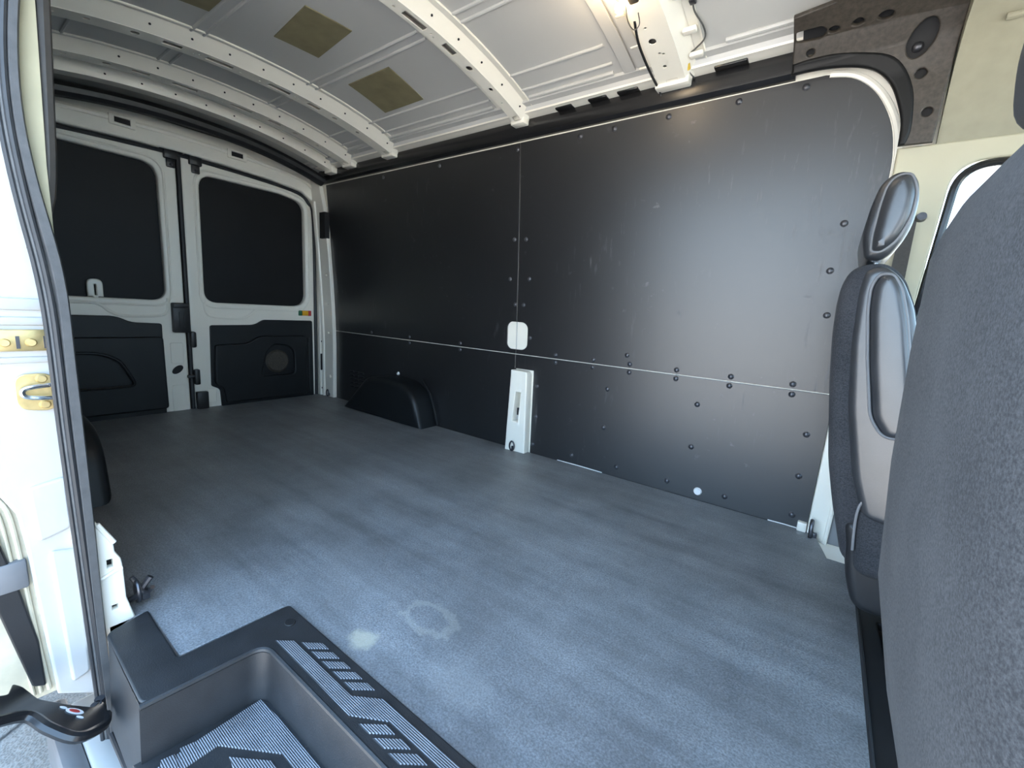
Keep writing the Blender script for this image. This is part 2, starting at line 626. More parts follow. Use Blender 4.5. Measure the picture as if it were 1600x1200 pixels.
# screws on the boards
bm = bmesh.new()
bmesh.ops.create_uvsphere(bm, u_segments=10, v_segments=6, radius=0.0085)
for v in bm.verts:
    v.co.y *= 0.55
bm2 = bmesh.new()
bmesh.ops.create_cone(bm2, cap_ends=True, segments=12, radius1=0.0115, radius2=0.0115, depth=0.002)
bmesh.ops.rotate(bm2, verts=bm2.verts, matrix=Matrix.Rotation(math.pi / 2, 3, 'X'))
merge(bm, bm2)
screw_me = bpy.data.meshes.new('screw')
bm.to_mesh(screw_me)
bm.free()
screw_me.materials.append(MAT['screw'])
screw_me.shade_smooth()
SCR = [(-1.372, 1.108), (-1.300, 1.106), (-1.273, 0.912), (-1.395, 0.911), (-1.358, 0.781), (-1.304, 0.781), (-1.256, 0.613), (-1.096, 0.540), (-1.094, 0.503),
       (-0.887, 0.540), (-0.888, 0.503), (-0.707, 0.540), (-0.706, 0.503), (-0.723, 0.579), (-0.500, 0.540), (-0.499, 0.503), (-0.290, 0.540), (-0.291, 0.503),
       (-0.803, 0.410), (-0.804, 0.224), (-0.401, 0.407), (-0.403, 0.223), (-0.960, 0.047), (-0.721, 0.047), (-0.484, 0.047), (-0.250, 0.047), (-1.190, 0.202),
       (-1.198, 0.049), (-1.195, 0.367), (-0.014, 1.096), (-0.030, 0.944), (-0.017, 0.794), (-0.082, 0.540), (-0.080, 0.502), (-0.015, 0.362), (-0.016, 0.201),
       (-0.016, 0.047), (-0.382, 1.532), (-0.630, 1.531), (-0.856, 1.528), (-1.016, 1.527), (-0.181, 1.533), (-1.36, 1.527), (-1.75, 0.541), (-1.75, 0.503), (-2.2, 0.541), (-2.2, 0.503), (-2.6, 0.541), (-1.9, 1.527), (-2.4, 1.527)]
for x, z in SCR:
    o = bpy.data.objects.new('screw', screw_me)
    COL.objects.link(o)
    o.location = (x, WY(z) + 0.0, z)
    attach(o, panels[('u' if z > 0.52 else 'l') + ('f' if x > -1.346 else 'r')])
# white plug low on the front board, white bolt above the wheel arch
for (x, z, r, pan) in ((-0.354, 0.038, 0.0175, 'lf'), (-2.308, 0.286, 0.013, 'lr')):
    bm = bmesh.new()
    bmesh.ops.create_cone(bm, cap_ends=True, segments=20, radius1=r, radius2=r * 0.75, depth=0.008)
    bmesh.ops.rotate(bm, verts=bm.verts, matrix=Matrix.Rotation(math.pi / 2, 3, 'X'))
    bmesh.ops.translate(bm, verts=bm.verts, vec=(x, W - 0.003, z))
    o = finish(bm, 'plug', 'paper', panels[pan])
    o['label'] = 'small round white plug'
# air vent louvres low at the rear of the wall
for i in range(5):
    for j in range(3):
        box('vent_slat', 'black', -2.86 + j * 0.06, -2.81 + j * 0.06, W - 0.008, W + 0.002, 0.115 + i * 0.028, 0.127 + i * 0.028, 0.003, parent=panels['lr'])
# white pillar behind the upper boards, seen in the oval opening and lower post
post_out = rounded([(-1.345, -0.012), (-1.221, -0.008), (-1.234, 0.438), (-1.333, 0.440)], [0.004, 0.004, 0.022, 0.004])
post = plate('pillar_post', 'white', post_out, [rounded([(-1.306, 0.165), (-1.272, 0.165), (-1.262, 0.326), (-1.294, 0.326)], 0.006)], t=0.05, bev=0.006,
             mapf=lambda u, v, w_: (u, 1.868 - w_ * 0.9 - 0.012 * (1 if w_ > 0 else 0) * (1 if u < -1.262 else 0.45), v), cuts=[('u', -1.262), ('u', -1.262 + 0.004)], parent=wall_left)
post['label'] = 'white bare metal post with a slot'
box('slot_bracket', 'jamb', -1.305, -1.266, 1.868, 1.890, 0.17, 0.215, 0.004, parent=post)
box('slot_cavity', 'dark', -1.298, -1.278, 1.862, 1.869, 0.195, 0.235, 0.003, parent=post)
tube('oval_crease', 'jamb', [(-1.345, WY(z) + 0.008, z) for z in np.linspace(0.545, 0.69, 8)], 0.0035, 8, parent=wall_left)

# front lower white pillar flange beside the driver seat
pf = plate('pillar_flange', 'white', [(0.037, -0.005), (0.093, -0.07), (0.100, 0.12), (0.090, 0.33), (0.078, 0.37), (0.074, 0.46), (0.054, 0.515), (0.047, 0.50)],
           t=0.03, bev=0.005, mapf=lambda u, v, w_: (u, 1.885 - w_, v), parent=wall_left)
pf['label'] = 'white bare metal pillar flange'
tube('flange_bead', 'white', [(0.092, 1.864, -0.07), (0.099, 1.866, 0.12), (0.088, 1.867, 0.33), (0.074, 1.868, 0.46)], 0.007, 8, parent=pf)
box('flange_clip', 'white', 0.005, 0.035, 1.862, 1.888, 0.0, 0.035, 0.004, parent=pf)
gp = plate('pillar_panel', 'greytrim', [(0.080, -0.08), (0.26, -0.08), (0.26, 0.5), (0.075, 0.5)], t=0.02, bev=0.004, mapf=lambda u, v, w_: (u, 1.886 - w_, v), parent=wall_left)
box('pillar_foot', 'greytrim', 0.085, 0.25, 1.78, 1.90, -0.085, -0.035, 0.012, parent=wall_left)
# white edge of the body opening around the front board
tube('opening_edge', 'white', [(x + 0.012, WY(z) + 0.004, z) for x, z in front_edge], 0.011, 8, parent=wall_left)
pil = plate('pillar_skin', 'white', [(0.03, 0.5), (0.10, 0.5), (0.14, 1.25), (0.14, 1.56), (-0.2, 1.56), (-0.2, 1.5)], t=0.01, bev=0.002, mapf=lambda u, v, w_: (u, WY(v) + 0.006 - w_, v), cuts=ZC, parent=wall_left)

for xa, xb_ in ((-1.04, -0.79), (-0.09, 0.02)):
    tube('exposed_edge', 'paper', [(xa, W - 0.001, 0.0015), ((xa + xb_) / 2, W - 0.002, 0.003), (xb_, W - 0.001, 0.0015)], 0.0022, 6, parent=wall_left)

# ---- near side wall with the open sliding-door aperture and the cab window
def NY(z):
    return 2.0 - WY(z)


nw_out = rounded([(-3.33, -0.09), (-1.24, -0.09), (-1.24, 1.50), (0.16, 1.50), (0.16, -0.09), (2.1, -0.09), (2.1, 0.72), (1.25, 1.66), (-3.33, 1.66)], [0, 0, 0.10, 0.10, 0, 0, 0, 0, 0])
nw_win = rounded([(0.36, 0.62), (1.45, 0.62), (1.10, 1.28), (0.36, 1.28)], 0.08)
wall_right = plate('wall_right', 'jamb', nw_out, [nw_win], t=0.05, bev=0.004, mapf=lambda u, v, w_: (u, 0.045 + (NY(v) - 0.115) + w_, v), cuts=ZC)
struct(wall_right, 'white van side wall around the open sliding door', 'wall')
plate('wall_panel', 'board', [(-3.04, 0.006), (-1.30, 0.006), (-1.30, 1.55), (-3.04, 1.55)], t=0.006, bev=0.001, mapf=lambda u, v, w_: (u, NY(v) - 0.003 + w_, v), cuts=ZC, parent=wall_right)

tr6 = extrude('trim_6', 'gloss', [(0.15, 1.500), (0.20, 1.505), (0.208, 1.574), (0.214, 1.600), (0.214, 1.626), (0.204, 1.646), (0.15, 1.650)], -3.10, 0.16, nx=4)
struct(tr6, 'glossy black rail above the sliding door opening', 'trim')
plate('wall_panel', 'board', [(-1.30, 1.46), (0.30, 1.46), (0.30, 1.655), (-1.30, 1.655)], t=0.006, bev=0.001, mapf=lambda u, v, w_: (u, 0.150 + w_, v), parent=wall_right)
# ---- rear frame
rf_out = [(0.06, -0.08), (1.94, -0.08), (1.94, 1.69), (0.06, 1.69)]
top_arc = [(1.84, 1.33), (1.80, 1.455), (1.72, 1.508), (1.5, 1.53), (1.2, 1.543), (1.0, 1.547), (0.8, 1.543), (0.5, 1.53), (0.28, 1.508), (0.20, 1.455), (0.16, 1.33)]
rf_hole = [(0.155, -0.03), (1.845, -0.03)] + top_arc
wall_rear = plate('wall_rear', 'white', rf_out, [rf_hole], t=0.05, bev=0.01, mapf=lambda u, v, w_: (-3.225 + w_, u, v))
struct(wall_rear, 'white metal frame around the rear doors', 'wall')
tube('door_seal', 'rubber', smooth_path([(-3.243, y * 0.985 + 0.015, z - 0.01) for y, z in [(1.845, -0.02), (1.845, 0.6)] + top_arc + [(0.155, 0.6), (0.155, -0.02)]], 4), 0.011, 8, parent=wall_rear)
hz = [(y, z) for y, z in ((1.86, 1.46), (1.80, 1.545), (1.72, 1.585), (1.5, 1.612), (1.2, 1.626), (1.0, 1.63), (0.8, 1.626), (0.5, 1.612), (0.28, 1.585), (0.20, 1.545), (0.14, 1.46))]
tube('header_bead', 'white', smooth_path([(-3.205, y, z) for y, z in hz], 4), 0.016, 8, parent=wall_rear)
for y in (0.745, 1.30):
    fr = plate('header_slot', 'white', rect(y - 0.055, 1.578, y + 0.055, 1.632, 0.008), [rect(y - 0.033, 1.591, y + 0.033, 1.621)], t=0.014, bev=0.003, mapf=lambda u, v, w_: (-3.192 + w_, u, v + 0.012), parent=wall_rear)
    box('slot_opening', 'dark', -3.192, -3.1855, y - 0.032, y + 0.032, 1.606, 1.630, parent=fr)
# D pillar inner return on the far side: face along the wall with holes, ridge
dp = plate('corner_pillar', 'white', [(-3.21, -0.03), (-3.045, 0.0), (-3.04, 0.6), (-3.045, 1.1), (-3.06, 1.40), (-3.09, 1.55), (-3.21, 1.60)],
           [ell(-3.085, 0.165, 0.010), ell(-3.09, 0.93, 0.010), rect(-3.10, 1.20, -3.05, 1.36, 0.008), ell(-3.10, 0.5, 0.006), ell(-3.09, 0.72, 0.006)],
           t=0.03, bev=0.005, mapf=lambda u, v, w_: (u, WY(v) - 0.012 - w_, v), cuts=ZC, parent=wall_rear)
box('hole_backing', 'dark', -3.11, -3.04, 1.80, 1.835, 1.19, 1.37, parent=dp)
tube('pillar_ridge', 'white', [(-3.17, WY(z) - 0.025, z) for z in np.linspace(0.0, 1.45, 12)], 0.014, 8, parent=wall_rear)
box('pillar_plate', 'dark', -3.203, -3.192, 1.845, 1.872, 0.20, 0.33, 0.004, parent=wall_rear)
for z in (0.05, 0.42, 0.75, 0.79, 0.98):
    box('pillar_hole', 'dark', -3.203, -3.1985, 1.852, 1.858, z, z + 0.012, parent=wall_rear)

# ---- rear doors
def mir(pts, m):
    return [((2.0 - y) if m else y, z) for y, z in pts]


box('rear_light_block', 'dark', -3.40, -3.345, 0.05, 1.95, -0.1, 1.72, parent=wall_rear)  # added unseen sheet behind the doors, stops daylight leaking through their gaps
box('rear_light_block_top', 'dark', -3.35, -3.24, 0.05, 1.95, 1.69, 1.80, parent=wall_rear)  # added unseen strip above it, stops daylight leaking over the header
DOORS = []
for i, m in enumerate((False, True)):
    d_out = rounded([(1.012, -0.035), (1.875, -0.035), (1.875, 1.33), (1.825, 1.47), (1.74, 1.53), (1.5, 1.553), (1.2, 1.562), (1.012, 1.565)], [0.0, 0.0, 0.02, 0.03, 0.03, 0.02, 0, 0])
    win = rounded([(1.099, 0.686), (1.765, 0.688), (1.764, 1.44), (1.60, 1.465), (1.103, 1.462)], [0.075, 0.10, 0.13, 0.05, 0.085], 8)
    bmx = plate_bm(mir(d_out, m), [mir(win, m)], t=0.05, bev=0.012, mapf=lambda u, v, w_: (XR - 0.005 + w_, u, v), res=3)
    door = finish(bmx, 'door_%d' % (i + 1), 'white')
    struct(door, ('white rear door with amber lamp and black lower trim' if not m else 'white rear door with latch case and pull slot clip'), 'door')
    DOORS.append(door)
    plate('window_board', 'winblack', mir(rect(1.05, 0.64, 1.82, 1.51, 0.05), m), t=0.008, mapf=lambda u, v, w_: (XR - 0.026 + w_, u, v), parent=door)
    tube('window_bead', 'white', [(XR + 0.019, y, z) for y, z in mir(rounded([(1.075, 0.655), (1.795, 0.655), (1.795, 1.46), (1.61, 1.493), (1.075, 1.49)], [0.09, 0.12, 0.15, 0.05, 0.1], 8), m)], 0.007, 8, True, parent=door)
    if not m:
        pan = rounded([(1.162, -0.03), (1.807, -0.03), (1.802, 0.583), (1.444, 0.583), (1.385, 0.546), (1.115, 0.540), (1.106, 0.141), (1.155, 0.115)], [0.0, 0.01, 0.015, 0.02, 0.03, 0.015, 0.01, 0.02])
    else:
        pan = rounded([(1.143, -0.03), (1.83, -0.03), (1.83, 0.588), (1.343, 0.588), (1.279, 0.553), (1.136, 0.548)], [0.02, 0.01, 0.015, 0.04, 0.04, 0.015])
        pan = [(2.0 - y, z) for y, z in pan]
    trimp = plate('trim_panel', 'doortrim', pan, t=0.022, bev=0.005, mapf=lambda u, v, w_: (XR + 0.026 + w_, u, v), parent=door)
    # raised lower map-pocket face and its recess
    if not m:
        face = rounded([(1.18, 0.02), (1.74, 0.02), (1.74, 0.47), (1.40, 0.47), (1.33, 0.42), (1.13, 0.415), (1.12, 0.16), (1.17, 0.12)], [0.01, 0.01, 0.03, 0.04, 0.04, 0.02, 0.02, 0.02])
        pk = rounded([(1.408, 0.185), (1.648, 0.185), (1.645, 0.36), (1.60, 0.40), (1.50, 0.41), (1.445, 0.35)], 0.03)
    else:
        face = rounded([(0.865, 0.03), (0.19, 0.03), (0.19, 0.47), (0.86, 0.47)], 0.02)
        pk = rounded([(0.72, 0.185), (0.32, 0.185), (0.33, 0.39), (0.56, 0.385), (0.65, 0.345)], 0.04)
    fp = plate('pocket_face', 'doortrim', face, [pk], t=0.03, bev=0.009, mapf=lambda u, v, w_: (XR + 0.045 + w_, u, v), parent=trimp, res=3)
    if not m:
        bm = bmesh.new()
        bmesh.ops.create_cone(bm, cap_ends=True, segments=28, radius1=0.085, radius2=0.07, depth=0.014)
        bmesh.ops.rotate(bm, verts=bm.verts, matrix=Matrix.Rotation(math.pi / 2, 3, 'Y'))
        bmesh.ops.translate(bm, verts=bm.verts, vec=(XR + 0.043, 1.53, 0.285))
        finish(bm, 'speaker_cover', 'bracket', trimp)
        tube('trim_rib', 'doortrim', [(XR + 0.04, 1.77, z) for z in (0.03, 0.2, 0.45)], 0.006, 8, parent=trimp)
    else:
        tube('pocket_lip', 'doortrim', [(XR + 0.06, y, z) for y, z in pk], 0.008, 8, True, parent=trimp)
    # belt swage under the window
    b = 1 if not m else -1
    path = [(1.0 + b * q, z) for q, z in ((0.095, 0.70), (0.10, 0.63), (0.14, 0.595), (0.30, 0.588), (0.36, 0.61), (0.42, 0.655), (0.55, 0.66))]
    tube('belt_swage', 'white', smooth_path([(XR + 0.019, y, z) for y, z in path], 5), 0.008, 8, parent=door)
    # upper catch
    hx = 0.962 if m else 1.085
    h = bmesh.new()
    box_bm(XR + 0.02, XR + 0.06, hx - 0.062, hx + 0.062, 1.545, 1.60, 0.008, bm=h)
    box_bm(XR + 0.02, XR + 0.05, hx - 0.035, hx + 0.03, 1.50, 1.55, 0.006, bm=h)
    box_bm(XR + 0.02, XR + 0.034, hx - 0.022, hx + 0.022, 1.455, 1.51, 0.006, bm=h)
    hc = finish(h, 'upper_catch', 'black', door)
    bm = bmesh.new()
    bmesh.ops.create_uvsphere(bm, u_segments=10, v_segments=6, radius=0.009)
    bmesh.ops.translate(bm, verts=bm.verts, vec=(XR + 0.036, hx, 1.47))
    finish(bm, 'bolt', 'steel', hc)
d1, d2 = DOORS
# near door: latch case, oval hole plug, pull clip, swages on the door edge
lc = box('latch_case', 'black', XR + 0.018, XR + 0.055, 0.915, 1.0, 0.494, 0.675, 0.008, parent=d2)
box('latch_lid', 'black', XR + 0.05, XR + 0.063, 0.92, 0.995, 0.645, 0.672, 0.004, parent=lc)
box('latch_rib', 'black', XR + 0.05, XR + 0.060, 0.97, 0.975, 0.53, 0.62, 0.002, parent=lc)
box('latch_rib', 'black', XR + 0.05, XR + 0.060, 0.945, 0.95, 0.53, 0.62, 0.002, parent=lc)
plate('hole_plug', 'dark', ell(0.93, 0.262, 0.034, 0.02, 20, 0.7), t=0.006, bev=0.001, mapf=lambda u, v, w_: (XR + 0.0215 + w_, u, v), parent=d2)
plate('edge_swage', 'white', rect(0.90, 0.30, 0.965, 0.43, 0.008), t=0.008, bev=0.003, mapf=lambda u, v, w_: (XR + 0.021 + w_, u, v), parent=d2)
plate('edge_swage', 'white', rounded([(0.895, 0.0), (0.965, 0.0), (0.965, 0.165), (0.895, 0.165)], 0.01), t=0.008, bev=0.003, mapf=lambda u, v, w_: (XR + 0.021 + w_, u, v), parent=d2)
uc = plate('pull_clip', 'white', rounded([(0.556, 0.69), (0.620, 0.69), (0.620, 0.785), (0.556, 0.785)], [0, 0, 0.03, 0.03]), [rect(0.584, 0.69, 0.592, 0.755, 0.002)], t=0.03, bev=0.006, mapf=lambda u, v, w_: (XR + 0.0 + w_, u, v), parent=d2)
uc['label'] = 'white slotted metal clip'
# far door: amber lamp, lower hinge, edge
la = box('side_lamp', 'amber', XR + 0.017, XR + 0.034, 1.728, 1.775, 0.620, 0.657, 0.004, parent=d1)
la['label'] = 'small amber lamp with green and red ends'
box('lamp_end', 'green', XR + 0.017, XR + 0.031, 1.703, 1.727, 0.619, 0.658, 0.003, parent=la)
box('lamp_end', 'red', XR + 0.017, XR + 0.031, 1.776, 1.799, 0.619, 0.658, 0.003, parent=la)
box('lower_catch', 'black', XR + 0.02, XR + 0.06, 1.015, 1.078, 0.0, 0.112, 0.006, parent=d1)
plate('edge_swage', 'white', rect(1.085, 0.03, 1.135, 0.12, 0.012), t=0.008, bev=0.003, mapf=lambda u, v, w_: (XR + 0.021 + w_, u, v), parent=d1)
gs = tube('meeting_seal', 'rubber', [(XR + 0.012, 1.004, z) for z in np.linspace(-0.03, 1.56, 12)], 0.012, 8, parent=d1)
sk = bmesh.new()
box_bm(XR + 0.02, XR + 0.06, 1.0, 1.03, 0.40, 0.50, 0.01, bm=sk)
box_bm(XR + 0.02, XR + 0.05, 0.975, 1.035, 0.205, 0.225, 0.006, bm=sk)
box_bm(XR + 0.02, XR + 0.055, 1.01, 1.04, 0.16, 0.26, 0.008, bm=sk)
finish(sk, 'lock_striker', 'black', d1)

# ---- roof
yy = np.linspace(0.30, 1.70, 33)
rp = [(y, zs(y)) for y in yy]
edge = [(1.702, 1.668), (1.732, 1.664), (1.738, 1.650), (1.80, 1.646), (1.86, 1.640)]
prof = [(2.0 - y, z) for y, z in edge[::-1]] + rp + edge
outer = [(1.96, 1.66), (1.80, 1.77), (1.5, 1.80), (1.0, 1.815), (0.5, 1.80), (0.2, 1.77), (0.04, 1.66)]
ceiling = extrude('ceiling', 'roof', prof + outer, -3.34, 0.19, smooth=40)
struct(ceiling, 'bare light grey painted sheet metal van roof', 'ceiling')


def skin(off):
    return lambda u, v, w_: (u, v, zs(v) - off - w_)


YC = [('v', 0.1 * i + 0.003) for i in range(2, 19)]
BAYS = [(-2.84, -2.76), (-2.60, -2.35), (-2.20, -1.40), (-1.235, -0.80), (-0.44, 0.15)]
for x0, x1 in BAYS[1:4]:
    for yc, hw in ((1.235, 0.022), (0.765, 0.022), (1.605, 0.043), (0.395, 0.043)):
        for sgn in (-1, 1):
            ye = yc + sgn * hw
            tube('roof_rib', 'roof', [(x0 + 0.01, ye, zs(ye) + 0.001), (x0 + 0.03, ye, zs(ye) - 0.001), (x1 - 0.03, ye, zs(ye) - 0.001), (x1 - 0.01, ye, zs(ye) + 0.001)], 0.0065, 8, parent=ceiling)
    tube('roof_rib', 'roof', [(x0 + 0.02, 1.690, zs(1.69) - 0.002), (x1 - 0.02, 1.690, zs(1.69) - 0.002)], 0.009, 8, parent=ceiling)
for i in (0, 1):
    tube('roof_rib', 'roof', [(BAYS[4][0] + 0.02, 1.690 - 0.0 * i, zs(1.69) - 0.002), (0.1, 1.690, zs(1.69) - 0.002)], 0.009, 8, parent=ceiling) if i == 0 else None
pads = [([(-1.945, 0.945), (-1.655, 0.915), (-1.635, 1.088), (-1.925, 1.120)], 'tan damping pad near the roof centre'),
        ([(-1.990, 1.305), (-1.695, 1.305), (-1.720, 1.528), (-2.010, 1.530)], 'tan damping pad nearer the black boards'),
        ([(-2.00, 0.53), (-1.78, 0.53), (-1.80, 0.735), (-1.985, 0.735)], 'tan damping pad beside the sliding-door side')]
for p, lab in pads:
    o = plate('damping_pad', 'pad', p, t=0.004, bev=0.0008, mapf=skin(0.0025), cuts=YC + [('v', 0.05 * i + 0.027) for i in range(10, 32)], parent=ceiling, res=1)
    o['label'] = lab


def bow(xc, slots, b0=-0.03, b1=0.022, f0=-0.062, f1=0.060, fl=0.026, mat='white', y0=0.225, y1=1.775, drop=0.0):
    zf = lambda y: zb(y) - drop
    bmb = plate_bm([(xc + b0, y0), (xc + b1, y0), (xc + b1, y1), (xc + b0, y1)], slots, t=0.003, bev=0.0, mapf=lambda u, v, w_: (u, v, zf(v) - w_), cuts=[('v', 0.04 * i + 0.007) for i in range(5, 46)])
    ys = np.linspace(y0, y1, 40)
    for a, c in (((b0, 0.0), (f0, 0.042 + drop)), ((f0, 0.040 + drop), (f0 - fl, 0.040 + drop)), ((b1, 0.0), (f1, 0.042 + drop)), ((f1, 0.040 + drop), (f1 + fl, 0.040 + drop))):
        r1 = [bmb.verts.new((xc + a[0], y, zf(y) + a[1])) for y in ys]
        r2_ = [bmb.verts.new((xc + c[0], y, zf(y) + c[1] - (0.0015 if a[1] > 0.01 else 0))) for y in ys]
        for i in range(len(ys) - 1):
            bmb.faces.new((r1[i], r1[i + 1], r2_[i + 1], r2_[i]))
    o = finish(bmb, 'roof_bow', mat, ceiling, 40)
    # flange edge bead and the end foot
    tube('flange_bead', mat, [(xc + f1 + fl, y, zs(y) - 0.003) for y in ys], 0.004, 6, parent=o)
    if b1 < 0.04:
        for q, yk in enumerate(np.linspace(0.62, 1.70, 9)):
            mx_, mz_ = xc + (b1 + f1) / 2, zf(yk) + 0.0205
            tube('rivet_hole', 'dark', [(mx_ + 0.0, yk, mz_ + 0.002), (mx_ + 0.0012, yk, mz_ - 0.0012)], 0.0042, 8, parent=o)
    for yt in (y1,):
        box('end_foot', mat, xc + b0 - 0.012, xc + b1 + 0.012, yt - 0.03, yt + 0.02, zf(yt) - 0.006, zf(yt) + 0.03, 0.005, parent=o)
    return o


def slots_for(xc, k=0.0):
    s = [rect(xc - 0.020, 1.075 + k, xc + 0.006, 1.175 + k), rect(xc - 0.018, 1.262 + k, xc + 0.010, 1.325 + k), ell(xc - 0.006, 1.41 + k, 0.014, n=14),
         ell(xc - 0.002, 1.545 + k, 0.010, n=12), ell(xc - 0.006, 1.63, 0.005, n=10), rect(xc - 0.016, 1.715, xc + 0.012, 1.745),
         ell(xc - 0.014, 1.04, 0.005, n=10), ell(xc - 0.004, 1.20, 0.004, n=8), ell(xc - 0.012, 1.218, 0.004, n=8)]
    s += [[(u, 2.0 - v) for u, v in p[::-1]] for p in s]
    return s


bC = bow(-1.315, slots_for(-1.315))
bB = bow(-2.270, slots_for(-2.270), b0=-0.045, b1=0.03, f0=-0.07, f1=0.085)
bA = bow(-2.680, slots_for(-2.680), b0=-0.045, b1=0.03, f0=-0.07, f1=0.075)
for b_, lab in ((bC, 'white pressed roof bow with slots above the middle post'), (bB, 'white roof bow above the wheel arch'), (bA, 'white roof bow next to the rear header')):
    b_['label'] = lab
# rear flat bow and the black header bar in front of the doors
bR = bow(-2.90, [], b0=-0.035, b1=0.03, f0=-0.05, f1=0.045, fl=0.02, drop=0.01)
# wide front bow: flat strip, broad plate with holes
xc = -0.605
bD = bow(xc, [ell(xc - 0.02, 1.56, 0.013, n=14), ell(xc - 0.025, 1.50, 0.005, n=10), ell(xc - 0.012, 1.615, 0.005, n=10), ell(xc + 0.0, 1.622, 0.005, n=10), ell(xc - 0.01, 1.675, 0.007, n=10), rect(xc - 0.022, 1.735, xc + 0.02, 1.765)],
         b0=-0.055, b1=0.045, f0=-0.075, f1=0.085, fl=0.03)
bD['label'] = 'broad white roof bow carrying the lamp and wiring'
for yk in (1.46, 1.60, 1.70):
    box('press_tab', 'white', xc - 0.115, xc - 0.085, yk - 0.008, yk + 0.008, zs(yk) - 0.014, zs(yk) - 0.002, 0.004, parent=bD)
    box('press_tab', 'white', xc + 0.07, xc + 0.115, yk - 0.022, yk + 0.002, zb(yk) + 0.016, zb(yk) + 0.032, 0.005, parent=bD)
plate('stiffener_strip', 'roof', [(-0.80, 0.25), (-0.755, 0.25), (-0.735, 1.70), (-0.78, 1.70)], t=0.008, bev=0.002, mapf=skin(0.006), cuts=YC, parent=ceiling)
plate('stiffener_strip', 'roof', [(-0.745, 0.25), (-0.70, 0.25), (-0.69, 1.69), (-0.725, 1.69)], t=0.010, bev=0.002, mapf=skin(0.007), cuts=YC, parent=ceiling)

extrude('cant_rail', 'white', [(1.738, 1.650), (1.741, 1.6435), (1.760, 1.6430), (1.768, 1.6405), (1.80, 1.6400), (1.80, 1.648)], -3.05, 0.1, parent=ceiling)
# ---- black trims
trim_1 = extrude('trim_1', 'gloss', [(1.85, 1.560), (1.806, 1.562), (1.792, 1.574), (1.786, 1.600), (1.786, 1.626), (1.796, 1.646), (1.85, 1.650)], -3.10, -0.215, nx=6)
struct(trim_1, 'long glossy black rail above the wall boards', 'trim')
for x0, x1 in ((-1.125, -1.042), (-0.965, -0.880), (-0.835, -0.747), (-0.469, -0.360)):
    box('clip_tab', 'gloss', x0, x1, 1.760, 1.800, 1.636, 1.652, 0.005, parent=trim_1)
PRF = [(1.815, 1.25), (1.80, 1.5), (1.78, 1.58), (1.73, 1.64), (1.62, 1.685), (1.40, 1.715), (1.0, 1.73)]
SL = [0.0]
for a_, b_ in zip(PRF, PRF[1:]):
    SL.append(SL[-1] + math.hypot(b_[0] - a_[0], b_[1] - a_[1]))


def pmap(off=0.0):
    def f(u, s, w_):
        y = float(np.interp(s, SL, [p[0] for p in PRF]))
        z = float(np.interp(s, SL, [p[1] for p in PRF]))
        s1_, s2_ = s - 0.02, s + 0.02
        ty = np.interp(s2_, SL, [p[0] for p in PRF]) - np.interp(s1_, SL, [p[0] for p in PRF])
        tz = np.interp(s2_, SL, [p[1] for p in PRF]) - np.interp(s1_, SL, [p[1] for p in PRF])
        l = math.hypot(ty, tz) or 1
        ny, nz = -tz / l, ty / l         # towards the cabin
        return (u, y + ny * (w_ + off), z + nz * (w_ + off))
    return f


arch = [(-0.223, 0.312), (-0.166, 0.312), (-0.115, 0.308), (-0.049, 0.295), (0.0, 0.272), (0.038, 0.229), (0.064, 0.171), (0.080, 0.115), (0.083, 0.052)]
arch = smooth2(arch, 4)
br_out = arch + [(0.160, 0.050), (0.166, 0.208), (0.174, 0.398), (0.176, 0.80), (-0.10, 0.80), (-0.12, 0.515), (-0.223, 0.503)]
holes = [ell(-0.121, 0.43, 0.014, 0.012), ell(-0.064, 0.434, 0.014, 0.012), ell(-0.002, 0.432, 0.018, 0.015), ell(-0.176, 0.372, 0.011, 0.010), ell(0.103, 0.242, 0.013, 0.014),
         ell(0.134, 0.135, 0.012, 0.012), ell(0.090, 0.337, 0.030, 0.052, 24, -0.25), rounded([(-0.221 + 0.004, 0.453), (-0.150, 0.453), (-0.135, 0.432), (-0.150, 0.408), (-0.217, 0.413)], 0.008)]
trim_2 = plate('trim_2', 'bracket', br_out, holes, t=0.016, bev=0.004, mapf=pmap(0.014), cuts=[('v', 0.025 * i + 0.003) for i in range(2, 33)] + [('u', -0.05), ('u', 0.05)])
struct(trim_2, 'dark brown plastic corner bracket with round holes', 'trim')
plate('bracket_back', 'dark', [(-0.20, 0.365), (0.0, 0.345), (0.07, 0.29), (0.112, 0.20), (0.115, 0.07), (0.155, 0.07), (0.165, 0.5), (-0.2, 0.48)], t=0.003, mapf=pmap(0.001), cuts=[('v', 0.03 * i + 0.003) for i in range(3, 17)], parent=trim_2)
arch2 = [(-0.223, 0.352), (-0.171, 0.357), (-0.09, 0.352), (0.007, 0.318), (0.058, 0.278), (0.091, 0.208), (0.103, 0.146), (0.106, 0.085), (0.098, 0.052)]
arch2 = smooth2(arch2, 4)
lip = plate('arch_lip', 'lip', arch + arch2[::-1], t=0.028, bev=0.008, mapf=pmap(0.014), cuts=[('v', 0.02 * i + 0.003) for i in range(3, 19)], parent=trim_2)
bm = bmesh.new()
bmesh.ops.create_uvsphere(bm, u_segments=14, v_segments=8, radius=0.014)
bmesh.ops.translate(bm, verts=bm.verts, vec=Vector(pmap(0.004)(0.085, 0.315, 0)))
finish(bm, 'bolt', 'steel', trim_2)
trim_3 = tube('trim_3', 'black', smooth_path([(-3.03, y, zb(y) - 0.045) for y in np.linspace(0.22, 1.78, 14)], 3), 0.036, 10)
struct(trim_3, 'black bar across the roof in front of the rear header', 'trim')

